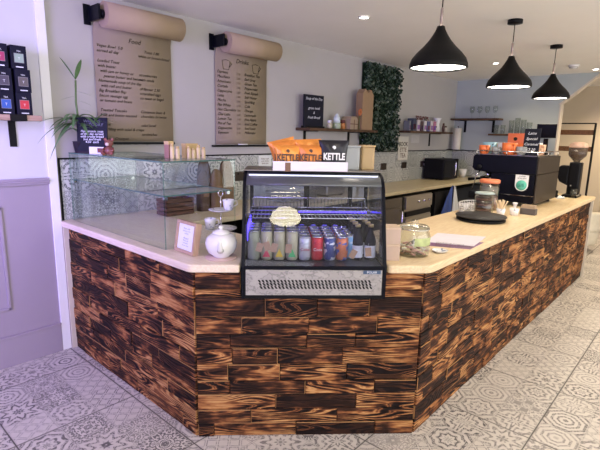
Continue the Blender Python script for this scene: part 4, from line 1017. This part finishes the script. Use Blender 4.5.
# glasses on the right wall shelves
def tumbler(loc, h_, r0, r1, label, grp):
    g = thing('drinking_glass', label, 'glass', loc, 0, grp)
    MB().lathe([(r0, 0), (r1, h_), (r1-.003, h_), (r0-.003, .008), (0, .008)], n=20).build('bowl', M['glassj'], g); return g
ordn = ['first', 'second', 'third', 'fourth', 'fifth', 'sixth']
for i, y_ in enumerate((-.32, -.44, -.56, -.68)):
    g = thing('wine_glass', f"stemmed glass, {ordn[i]} from the corner on the upper shelf", 'glass', (XR-.1, y_, 1.8625), 0, 'stemmed glasses on the upper shelf')
    MB().lathe([(.035, 0), (.034, .004), (.006, .008), (.004, .012), (.004, .075), (.02, .085), (.036, .115), (.038, .14), (.031, .185), (.029, .185), (.035, .14), (.02, .09), (0, .086)], n=20).build('bowl', M['glassj'], g)
for i, y_ in enumerate((-.72, -.82)):
    tumbler((XR-.1, y_+.12-.12, 1.6305), .13, .03, .036, f"short tumbler, {ordn[i]} from the left on the lower shelf", 'tumblers on the lower shelf')
for i, (y_, hh) in enumerate(((-.94, .20), (-1.025, .235), (-1.11, .21), (-1.195, .17))):
    tumbler((XR-.1, y_, 1.6305), hh, .032, .038, f"tall glass, {ordn[i]} of four on the lower shelf behind the coffee machine", 'tall glasses on the lower shelf')

# ================================================================== CEILING FITTINGS
def pendant(x_, y_, label, first):
    if first: return dup(first, (x_, y_, H), 0, label, 'black bell pendants over the counter')
    p = thing('pendant_lamp', label, 'lamp', (x_, y_, H), 0, 'black bell pendants over the counter')
    zr = 1.955-H
    pr = [(.166, 0), (.170, .006), (.168, .028), (.157, .055), (.130, .088), (.096, .121), (.066, .155), (.044, .188), (.029, .215), (.021, .238)]
    inn = [(r-.004, z) for r, z in reversed(pr)]
    MB().lathe([(r, zr+z) for r, z in pr]+[(r, zr+z) for r, z in inn]+[(pr[0][0], zr)], n=48, caps=False).build('lamp_shade', pbr('charcoal_shade', (.010, .0095, .0095), .5, var=.1), p)
    MB().lathe([(0, zr+.010), (.161, zr+.010), (.161, zr+.014), (0, zr+.014)], n=40).build('diffuser', M['lamp'], p)
    MB().lathe([(.010, zr+.236), (.009, zr+.335), (.005, zr+.34)], n=14).build('lamp_holder', pbr('copper_pink', (.36, .28, .25), .4, .3), p)
    MB().tube([(0, 0, zr+.34), (.0, 0, -.025)], .0035, 6).build('cord', M['black'], p)
    MB().lathe([(.004, -.03), (.055, -.028), (.055, 0)], n=24).build('canopy', M['black'], p)
    return p
p0 = pendant(1.432, -2.0, 'large black bell pendant lamp nearest the drinks fridge', None)
pendant(2.69, -1.995, 'black bell pendant lamp hanging in the middle of the three', p0)
pendant(3.94, -1.99, 'black bell pendant lamp above the far end of the counter', p0)
for x_ in (1.432, 2.69, 3.94): spot('pendant_bulb', (x_, -1.995, 1.955), 16, (1, .84, .62), 150, .6, .16)
def downlight(x_, y_, label, pw=9):
    d = thing('ceiling_downlight', label, 'light', (x_, y_, H), 0, 'recessed ceiling downlights')
    MB().lathe([(.045, -.001), (.047, -.006), (.036, -.008), (.034, -.002)], n=24, caps=False).build('trim_ring', M['white'], d)
    MB().lathe([(0, -.003), (.034, -.003), (.034, -.001), (0, -.001)], n=20).build('lens', M['down'], d)
    spot('downlight_and_fill', (x_, y_, H-.02), pw, (1, .79, .46), 120, .7)
downlight(1.914, -1.114, 'recessed downlight above the drinks fridge, closest to the kraft menus', 7)
downlight(4.715, -1.138, 'recessed downlight seen between the second and first pendants', 9)
downlight(5.70, -1.14, 'recessed downlight just past the second pendant near the blue grey wall', 11)
downlight(5.888, -1.986, 'recessed downlight at the right edge beside the sloping opening', 12)
for x_, y_, p_ in ((3.0, -3.1, 36), (4.8, -3.1, 54), (1.3, -3.5, 16), (-.3, -2.6, 10), (-1.2, -4.6, 14), (1.2, -5.0, 14)): spot('downlight_and_fill', (x_, y_, H-.02), p_, (1, .79, .46), 130, .7)  # added ceiling spots without fittings, light and warm the customer side
spot('far_room_light', (7.2, -2.4, H-.03), 120, (1, .80, .55), 150, .6, .1)
sm = thing('smoke_detector', 'white round smoke detector on the ceiling', 'detector', (5.38, -1.84, H))
MB().lathe([(.062, 0), (.062, -.018), (.048, -.022), (.044, -.040), (0, -.044)], n=24).build('body', M['white'], sm)
MB().lathe([(.049, -.024), (.050, -.030), (.046, -.034)], n=24, caps=False).build('vent_ring', pbr('grey_vent', (.3, .3, .3), .6), sm)
# white glass shade lamp behind the photographer, mirrored by the fridge glass
gn = thing('globe_pendant', 'glowing cream dome pendant hanging over the customer side', 'lamp', (-.93, -3.15, H))

# ================================================================== RIGHT WORKTOP
# beige card boxes stack beside fridge
bxk = pbr('beige_card', (.50, .37, .30), .7); bxk2 = pbr('beige_card_lid', (.58, .43, .32), .7)
for i, (z_, lb) in enumerate(((0, 'lower beige card box beside the drinks fridge'), (.0855, 'upper beige card box stacked beside the drinks fridge'))):
    b = thing('card_box', lb, 'box', (.765, -2.135, WT+.0005+z_), ROT)
    MB().box(-.042, .042, -.05, .05, 0, .074).build('carton', bxk, b, .0015); MB().box(-.043, .043, -.051, .051, .0742, .085).build('lid', bxk2, b, .0015)
jar = thing('biscuit_jar', 'round glass jar of wrapped biscuits with a glass lid', 'jar', (.925, -2.185, WT))
jar.scale = (1.36, 1.36, 1.18)
MB().lathe([(.052, 0), (.060, .006), (.062, .03), (.062, .095), (.054, .115), (.052, .122), (.049, .122), (.051, .112), (.058, .094), (.058, .03), (.055, .010), (0, .008)], n=32).build('vessel', M['glassj'], jar)
MB().lathe([(.056, .123), (.057, .128), (.050, .136), (.014, .141), (.010, .145), (.015, .153), (.010, .160), (0, .161)], n=28).build('lid', M['glassj'], jar)
MB().tube([(.056*math.cos(a), .056*math.sin(a), .122) for a in [2*PI*k/28 for k in range(28)]], .0022, 6, closed=True).build('seal_ring', M['chrome'], jar)
MB().grid(lambda a, b_: Vector((.0625*math.cos(-2.6+1.5*a), .0625*math.sin(-2.6+1.5*a), .055+.035*b_)), 10, 1).build('sticker', pbr('green_orange_label', (.42, .48, .22), .6, var=.5, scale=40), jar)
rg = random.Random(5); bc = [pbr('pink_wrapper', (.55, .30, .27), .5), pbr('cream_wrapper', (.72, .64, .54), .5), pbr('brown_wrapper', (.25, .12, .08), .5)]
names_ = ['pink', 'cream', 'brown']; protos = []
for z_ in (.010, .022, .034, .046):
    for k in range(7):
        a = k*2*PI/6+z_*50; rr = .060 if k < 6 else 0; i = rg.randrange(3)
        b = MB().lathe([(0, -.013), (.006, -.011), (.006, .011), (0, .013)], n=8, M=Matrix.Rotation(PI/2, 4, 'X')).build('wrapped_biscuit', bc[i]); b.scale = (1.2, 1.3, .95)
        b.location = (.925+rr*math.cos(a), -2.185+rr*math.sin(a), WT+z_+.007); b.rotation_euler = (rg.uniform(-.2, .2), 0, rg.uniform(0, 3))
        ly_ = {.010: 'bottom', .022: 'second', .034: 'third', .046: 'top'}[z_]; tag(b, f'{names_[i]} wrapped biscuit in the {ly_} layer inside the round glass jar', 'biscuit', f'{names_[i]} biscuits in the {ly_} layer of the jar')
ds = thing('small_dish', 'small white spotted dish in front of the flyers', 'dish', (1.085, -2.262, WT)); MB().lathe([(.025, 0), (.042, .010), (.045, .013), (.040, .012), (.024, .004), (0, .004)], n=28).build('body', M['china'], ds)
gk = thing('eyeglasses', 'folded dark glasses lying beside the flyers', 'glasses', (1.12, -2.08, WT+.002), .3)
for s in (-1, 1): MB().tube([(s*.028+.02*math.cos(a), .0, .016+.014*math.sin(a)) for a in [2*PI*k/16 for k in range(16)]], .0018, 5, closed=True).build('rim', M['black'], gk)
MB().tube([(-.048, .0, .02), (-.046, .03, .006), (.03, .034, .002)], .0018, 5).tube([(.048, 0, .02), (.046, .026, .006), (-.03, .03, .005)], .0018, 5).tube([(-.009, 0, .018), (.009, 0, .018)], .0018, 5).build('arm', M['black'], gk)
# flyers
def flyer(pts, z_, mat, label, lines=None):
    o = MB().prism(pts, z_, z_+.0025).build('flyer', mat); tag(o, label, 'flyer', 'flyers on the right worktop'); return o
A_ = Vector((1.20, -2.085)); 
flyer([(1.17, -2.13), (1.275, -2.355), (1.50, -2.345), (1.32, -2.07)], WT, pbr('purple_print', (.20, .09, .20), .4), 'purple flyer at the bottom of the pile, nearest the jar')
f2_ = flyer([(1.245, -2.095), (1.35, -2.345), (1.66, -2.30), (1.54, -2.03)], WT+.003, pbr('lilac_white_print', (.70, .66, .74), .4), 'white flyer lying on top of the purple one')
tx_ = text('printed_lines', 'Opening hours\nMonday to Sunday\nEvents and bookings\navailable', .026, M['inkf'], f2_, (1.27, -2.15, WT+.0058), -1.19, 'LEFT', 0, .0001, 0, 1, 0)
# turntable (two stacked black discs)
tt = thing('cake_turntable', 'flat round black cake turntable on the right worktop', 'turntable', (2.26, -2.035, WT))
MB().lathe([(.165, 0), (.178, .006), (.178, .018), (.15, .024), (0, .024)], n=44).build('base', M['black'], tt)
MB().lathe([(.06, .024), (.180, .030), (.186, .036), (.182, .042), (0, .042)], n=44).build('top_disc', pbr('grey_black_disc', (.045, .042, .042), .45), tt)
# glass canister with brown cookies + cup stack
cn = thing('cookie_canister', 'clear canister of flat brown cookies behind the turntable', 'canister', (2.60, -1.925, WT), 0)
MB().lathe([(.073, 0), (.076, .005), (.076, .165), (.073, .165), (.073, .007), (0, .007)], n=36).build('vessel', M['glassj'], cn)
MB().lathe([(.078, .166), (.078, .176), (.07, .180), (0, .180)], n=36).build('lid', frosted('pale_teal_lid', (.45, .55, .55), .75), cn)
ck = pbr('brown_cookie', (.16, .06, .04), .7, var=.4, scale=50); c0 = None
wd8 = ['lowest', 'second lowest', 'third', 'fourth', 'fifth', 'sixth', 'topmost']
for k in range(7):
    o = MB().lathe([(0, 0), (.062, .001), (.066, .008), (.062, .017), (0, .019)], n=24).build('cookie', ck if k % 2 else pbr('dark_cookie', (.06, .035, .04), .7, var=.4)) 
    o.location = (2.60+rg.uniform(-.004, .004), -1.925+rg.uniform(-.004, .004), WT+.008+k*.021); tag(o, f'flat brown cookie in the clear canister, {wd8[k]} of the stack', 'cookie', 'cookies in the canister')
cs = thing('cookie_canister', 'taller canister with an orange lid behind the cookie canister', 'canister', (2.86, -1.865, WT))
MB().lathe([(.078, 0), (.08, .005), (.08, .235), (.077, .235), (.077, .007), (0, .007)], n=36).build('vessel', M['glassj'], cs)
MB().lathe([(.075, .008), (.075, .12), (0, .12)], n=30).build('filling', pbr('reddish_filling', (.24, .11, .09), .7, var=.4, scale=40), cs)
MB().lathe([(.075, .14), (.075, .205), (0, .205)], n=30).build('upper_filling', pbr('grey_filling', (.30, .28, .27), .6, var=.3), cs)
MB().lathe([(.082, .236), (.085, .240), (.085, .262), (.076, .268), (0, .268)], n=36).build('lid', pbr('orange_lid', (.72, .20, .09), .4), cs)
# stirrers
def cup(loc, r, h, label):
    t_ = thing('stirrer_cup', label, 'cup', loc); MB().lathe([(r*.8, 0), (r, h), (r-.003, h), (r*.8-.003, .004), (0, .004)], n=22).build('body', M['china'], t_); return t_
cup((2.64, -2.055, WT), .036, .055, 'small spotted cup holding wooden stirrers')
cup((2.72, -2.135, WT), .038, .058, 'small spotted cup holding white plastic spoons')
ws = pbr('birch_stirrer', (.74, .58, .38), .6)
for k in range(9):
    a = k*2*PI/9; ox, oy = .012*math.cos(a), .012*math.sin(a); tl = .30+.1*(k % 3)
    Mx = Matrix.Rotation(a, 4, 'Z')@Matrix.Rotation(tl, 4, 'Y')
    o = MB().box(-.0015, .0015, -.006, .006, 0, .125, 0, Mx).build('wooden_stirrer', ws, None, .0005); o.location = (2.64-ox*.6, -2.055-oy*.6, WT+.006); tag(o, 'pale wooden stirrer fanned out in the spotted cup', 'stirrer', 'wooden stirrers in the spotted cup')
for k in range(7):
    a = k*2*PI/7+.3; Mx = Matrix.Rotation(a, 4, 'Z')@Matrix.Rotation(.25, 4, 'Y')
    o = MB().box(-.001, .001, -.003, .003, 0, .085, 0, Mx).lathe([(0, -.004), (.012, 0), (0, .003)], n=12, M=Mx@Matrix.Translation((0, 0, .092))@Matrix.Rotation(PI/2, 4, 'Y')).build('plastic_spoon', M['white']); o.location = (2.72-.008*math.cos(a), -2.135-.008*math.sin(a), WT+.006); tag(o, 'white plastic spoon standing in the spotted cup', 'spoon', 'plastic spoons in the spotted cup')
kx = thing('card_dispenser', 'small dark card holder with kraft cards near the machine corner', 'holder', (2.86, -2.205, WT), -PI/2)
kx.scale = (.85, .85, .85)
MB().box(-.07, .07, -.035, .035, 0, .06).build('holder', pbr('grey_brown_holder', (.10, .085, .08), .6), kx, .002); MB().box(-.062, .062, -.028, .028, .0602, .095).build('cards', M['kraft'], kx)
# white basket of dishes
wbk = thing('wire_basket', 'white lattice basket near the inner edge of the worktop', 'basket', (2.66, -1.768, WT))
wbk.scale = (1.25, 1.1, 1.35)
wm = MB()
for z_ in (.004, .03, .056): wm.tube([(.10*math.cos(a)*(1+z_*2.5), .045*math.sin(a)*(1+z_*2.5), z_) for a in [2*PI*k/24 for k in range(24)]], .003, 5, closed=True)
for k in range(24):
    a = 2*PI*k/24; wm.tube([(.10*math.cos(a), .045*math.sin(a), .004), (.114*math.cos(a+.15), .0515*math.sin(a+.15), .056)], .0025, 4)
wm.prism([(.10*math.cos(2*PI*k/24), .045*math.sin(2*PI*k/24)) for k in range(24)], 0, .003); wm.build('lattice', M['white'], wbk)
for k in range(8):
    o = MB().box(-.03, .03, -.002, .002, 0, .05, 0, Matrix.Rotation(rg.uniform(-.4, .4), 4, 'Y')@Matrix.Rotation(rg.uniform(-.5, .5), 4, 'X')).build('sugar_sachet', M['whitep']); o.location = (2.61+.02*k, -1.765+rg.uniform(-.012, .012), WT+.014); tag(o, 'white sugar sachet standing in the lattice basket', 'sachet', 'sachets in the lattice basket')

# ---- coffee machine. local: front = customer side (-y) , x along counter
cm = thing('coffee_machine', 'large navy black espresso machine with brown grey side and cup rail', 'coffee machine', (3.27, -2.12, WT))
L_, Dp = .745, .40
MB().box(.006, L_-.006, .006, Dp, .035, .465-.17).build('body', M['navy'], cm, .004)
MB().prism([(0, .297), (0, .465), (.565, .465), (.585, .445), (.585, .335), (.56, .310), (Dp+.01, .297)], 0, L_, 0, Matrix(((0, 0, 1, 0), (1, 0, 0, 0), (0, 1, 0, 0), (0, 0, 0, 1)))).build('upper_housing', M['navy'], cm, .008, 3)
MB().box(.004, L_-.004, -.012, -.0005, .035, .30).build('side_panel', M['umber'], cm, .004)
MB().box(.002, L_-.002, -.014, -.0005, .304, .462).build('upper_side_panel', M['umber'], cm, .006)
for fx in (.06, L_-.06):
    for fy in (.05, Dp-.05): MB().lathe([(.025, 0), (.02, .035)], (fx, fy, 0), 14).build('foot', M['black'], cm)
MB().box(.03, L_-.03, .02, .55, .4655, .4685).build('cup_tray', M['steel'], cm)
MB().tube([(.02, .01, .502), (L_-.02, .01, .502), (L_-.02, .56, .502), (.02, .56, .502)], .005, 8, closed=True).build('cup_rail', M['chrome'], cm)
for px_, py_ in ((.02, .01), (L_-.02, .01), (L_-.02, .56), (.02, .56), (L_/2, .01), (.02, .28)): MB().lathe([(.004, .4655), (.004, .50)], (px_, py_, 0), 8).build('rail_post', M['chrome'], cm)
MB().box(.0, L_, Dp+.001, .60, .035, .105).build('drip_tray', M['blackm'], cm, .006)
MB().box(-.0015, .0045, .0, Dp, .100, .107).build('chrome_strip', M['chrome'], cm)
for gx in (.22, .55):
    gh = MB().lathe([(.04, 0), (.04, -.05), (.033, -.06), (0, -.06)], (gx, .50, .296), 20).build('group_head', M['chrome'], cm)
    MB().tube([(gx, .50, .225), (gx, .60, .215), (gx, .70, .20)], [.014, .012, .017], 10).build('portafilter', M['black'], gh)
MB().tube([(.04, .52, .31), (.03, .55, .26), (.03, .57, .15), (.05, .585, .12)], .006, 8).build('steam_wand', M['chrome'], cm)
MB().tube([(-.008, .50, .345), (-.03, .52, .345)], .022, 14).build('steam_knob', M['black'], cm)
Mst = Matrix(((0, 0, -1, -.0005), (-1, 0, 0, .14), (0, 1, 0, .135), (0, 0, 0, 1)))
shp = [(-.058, .13), (.058, .13), (.058, .035)]+[(.058*math.cos(a), .035+.055*math.sin(a)-.0) for a in [-PI*k/12 for k in range(1, 12)]]+[(-.058, .035)]
Mst = Matrix.Translation((.0055, .115, .165))@Matrix(((0, 0, -1, 0), (-1, 0, 0, 0), (0, 1, 0, 0), (0, 0, 0, 1)))
stk = MB().prism(shp, 0, .001, 0, Mst).build('award_sticker', pbr('sticker_white', (.80, .80, .80), .5), cm)
MB().lathe([(0, 0), (.047, 0), (.047, .0015), (0, .0015)], n=30, M=Mst@Matrix.Translation((0, .034, .001))).build('green_disc', pbr('mint_green', (.10, .50, .38), .5), stk)
text('sticker_lettering', 'COFFEE', .017, M['ink'], stk, (.0042, .115, .165+.110), -PI/2, 'CENTER'); text('sticker_lettering', 'ACADEMY', .017, M['ink'], stk, (.0042, .115, .165+.092), -PI/2, 'CENTER')
text('disc_mark', '5/5', .042, pbr('dark_green_ink', (.02, .15, .12), .5), stk, (.0020, .115, .165+.02), -PI/2, 'CENTER')
CMZ = WT+.4690
def mug(x_, y_, mat, label, s=1.0, rz=-2.4, part='mug'):
    s = min(1.6, s*1.2)
    c = thing('coffee_mug', label, 'mug', (x_, y_, CMZ), rz, 'mugs on the coffee machine')
    MB().lathe([(.026*s, 0), (.034*s, .008*s), (.042*s, .035*s), (.043*s, .070*s), (.039*s, .070*s), (.038*s, .035*s), (.028*s, .010*s), (0, .008*s)], n=24).build('bowl', mat, c)
    MB().tube([(.040*s, 0, .058*s), (.064*s, 0, .058*s), (.066*s, 0, .028*s), (.040*s, 0, .020*s)], .0055*s, 8).build('handle', mat, c); return c
mug(3.37, -1.60, M['orange'], 'orange mug at the left end of the machine top', 1.0)
mug(3.50, -1.60, M['bluegl'], 'pale blue mug behind the leftmost orange one', 1.5)
mug(3.365, -1.715, M['greygl'], 'grey mug right of the leftmost orange mug', .85)
mug(3.385, -1.83, M['orange'], 'large orange mug in the front row on the machine', 1.35)
mug(3.52, -1.90, M['orange'], 'orange mug in the second row near the black sign', 1.2)
mug(3.37, -1.945, M['greygl'], 'grey mug between the large orange one and the black sign', .95)
mug(3.515, -1.745, M['white'], 'white mug tipped behind the front row on the machine', 1.5)
mug(3.46, -2.02, M['bluegl'], 'dull blue mug close to the black sign', .9)
mug(3.64, -2.02, M['peach'], 'peach mug right of the black sign', 1.2)
mug(3.92, -1.94, M['white'], 'white mug at the right end of the machine top', 1.5)
mug(3.62, -1.65, M['peach'], 'peach mug behind the pale blue one', 1.2)
mug(3.53, -2.045, M['peach'], 'small peach mug at the customer side edge of the machine top', .8)
mug(3.65, -1.895, M['peach'], 'peach mug tucked between the white mug and the orange box', 1.0)
mug(3.80, -1.88, M['orange'], 'orange mug deep on the machine top near the orange box', 1.2)
ob = thing('gift_box', 'bright orange box standing behind the mugs on the coffee machine', 'box', (3.72, -1.79, CMZ), -PI/2)
MB().box(-.085, .085, -.03, .03, 0, .205).build('carton', M['orange'], ob, .002)
MB().lathe([(0, 0), (.018, 0), (.018, .001), (0, .001)], n=16, M=Matrix.Translation((-.01, -.0305, .15))@Matrix.Rotation(PI/2, 4, 'X')).build('emblem', M['umber'], ob)
s3 = thing('chalkboard_sign', 'black chalkboard with chalk writing standing on the coffee machine', 'sign', (3.36, -2.025, CMZ), -PI/2+.1)
MB().box(-.068, .068, 0, .008, .004, .245, 0, Matrix.Rotation(-.08, 4, 'X')).build('board', M['chalk'], s3, .001); MB().box(-.06, .06, -.006, .03, 0, .004).build('foot', M['black'], s3)
text('chalk_writing', 'Latte\nSpecial\nCaramel\n£3.20', .034, M['chalkink'], s3, (0, -.0155+.008, .192), 0, 'CENTER', .3, .0003, 0, 1.45, PI/2-.08)
sr = thing('tablet_screen', 'dark navy till screen rising behind the chalkboard sign', 'screen', (3.80, -2.03, CMZ), -PI/2)
MB().box(-.02, .02, 0, .02, .004, .16).box(-.05, .05, -.03, .05, 0, .004).build('stand', M['black'], sr); MB().box(-.09, .09, -.015, -.001, .165, .30).build('display', M['navy'], sr, .004)
# ---- grinder
gr = thing('coffee_grinder', 'black coffee grinder with clear bean hopper at the end of the counter', 'grinder', (4.60, -2.165, WT), -PI/2)
MB().box(-.075, .075, -.16, .09, 0, .03).build('base', M['black'], gr, .01)
MB().prism(rounded([(-.06, -.05), (.06, -.05), (.06, .08), (-.06, .08)], [.03]*4), .03, .38).build('body', M['black'], gr, .01)
MB().prism([(-.055, .12), (-.055, .34), (-.13, .345), (-.20, .29), (-.14, .16)], -.05, .03, 0, Matrix(((1, 0, 0, 0), (0, 0, 1, 0), (0, 1, 0, 0), (0, 0, 0, 1)))).build('doser', M['black'], gr, .01)
MB().lathe([(.03, .38), (.035, .395), (.085, .45), (.09, .47), (.09, .54), (.087, .54), (.087, .47), (.03, .40), (0, .40)], n=30).build('hopper', frosted('smoked_hopper', (.12, .085, .065), .6, .15), gr)
MB().lathe([(0, .402), (.03, .402), (.080, .455), (.084, .49), (0, .495)], n=26).build('coffee_beans', pbr('roasted_beans', (.07, .03, .018), .5, var=.5, scale=90), gr)
MB().lathe([(.091, .54), (.093, .55), (.08, .585), (.04, .60), (0, .602)], n=30).build('hopper_lid', pbr('cream_red_lid', (.62, .40, .30), .5, var=.5, scale=25), gr)
MB().tube([(0, -.09, .15), (0, -.14, .13), (0, -.17, .13)], .007, 8).build('fork', M['chrome'], gr)
tumbler((4.46, -2.205, WT), .10, .028, .036, 'clear ribbed tumbler standing in front of the grinder', 'tumbler by the grinder')
wc = MB().grid(lambda a, b_: Vector((4.22+.10*a, -2.16+.07*b_, WT+.010+.022*math.sin(a*5)*math.cos(b_*4)*.8)), 10, 8).build('folded_cloth', M['whitep'], None, solid=.006); tag(wc, 'crumpled white cloth between the machine and the grinder', 'cloth')
kn = lath('tamper', 'small dark tamper on the worktop next to the grinder', 'tamper', (4.36, -2.06, WT), [(.028, 0), (.028, .02), (.012, .03), (.016, .07), (0, .08)], M['black'])

# ================================================================== FAR ROOM
rk_ = thing('display_rack', 'black metal rack with two dark wooden shelves beyond the opening', 'rack', (6.95, -1.40, 0), -PI/2)
rm = MB()
for x_ in (0, .48):
    for y_ in (0, .07): rm.box(x_-.008, x_+.008, y_-.008, y_+.008, 0, 1.82)
rm.box(0, .48, -.008, .008, 1.804, 1.82).box(0, .48, .062, .078, 1.804, 1.82).box(-.008, .008, 0, .07, 1.804, 1.82).box(.472, .488, 0, .07, 1.804, 1.82); rm.build('frame', M['blackm'], rk_)
for z_ in (1.64, 1.39): MB().box(.009, .471, .009, .061, z_, z_+.075).build('shelf', wood_mat('scorched_shelf_board', (.36, .16, .07), (.06, .03, .02), 'y', .5), rk_, .003)
pf_ = thing('round_chair', 'round cream tub chair beyond the end of the counter', 'chair', (6.3, -1.96, 0))
MB().lathe([(.22, .10), (.25, .13), (.26, .30), (.24, .40), (.20, .42), (0, .42)], n=36).build('seat', pbr('cream_upholstery', (.68, .62, .50), .8), pf_)
def bk_(a, b_):
    an = PI*.15+PI*1.0*a; r = .25-.02*b_; return Vector((r*math.cos(an), -r*math.sin(an), .30+.28*b_*math.sin(PI*max(.02, min(.98, a)))**.4))
MB().grid(bk_, 24, 6).build('backrest', pbr('cream_upholstery_back', (.68, .62, .50), .8), pf_, solid=.04)
for k in range(4): MB().lathe([(.012, 0), (.018, .10)], (.15*math.cos(PI/4+k*PI/2), .15*math.sin(PI/4+k*PI/2), 0), 10).build('leg', M['dkwood'], pf_)

# glowing dome lamp over the customer side
q_ = fridge.rotation_euler.to_matrix()
zl = 2.04-H
MB().lathe([(.145, zl), (.140, zl+.03), (.12, zl+.07), (.08, zl+.10), (.03, zl+.118), (0, zl+.12)], n=36, caps=False).lathe([(0, zl+.002), (.145, zl)], n=36, caps=False).build('glass_shade', emis('lit_cream_glass', (1, .90, .62), 19), gn)
MB().tube([(0, 0, zl+.12), (0, 0, -.02)], .004, 6).build('cord', M['black'], gn); MB().lathe([(.05, -.025), (.05, 0)], n=20).build('canopy', M['white'], gn)
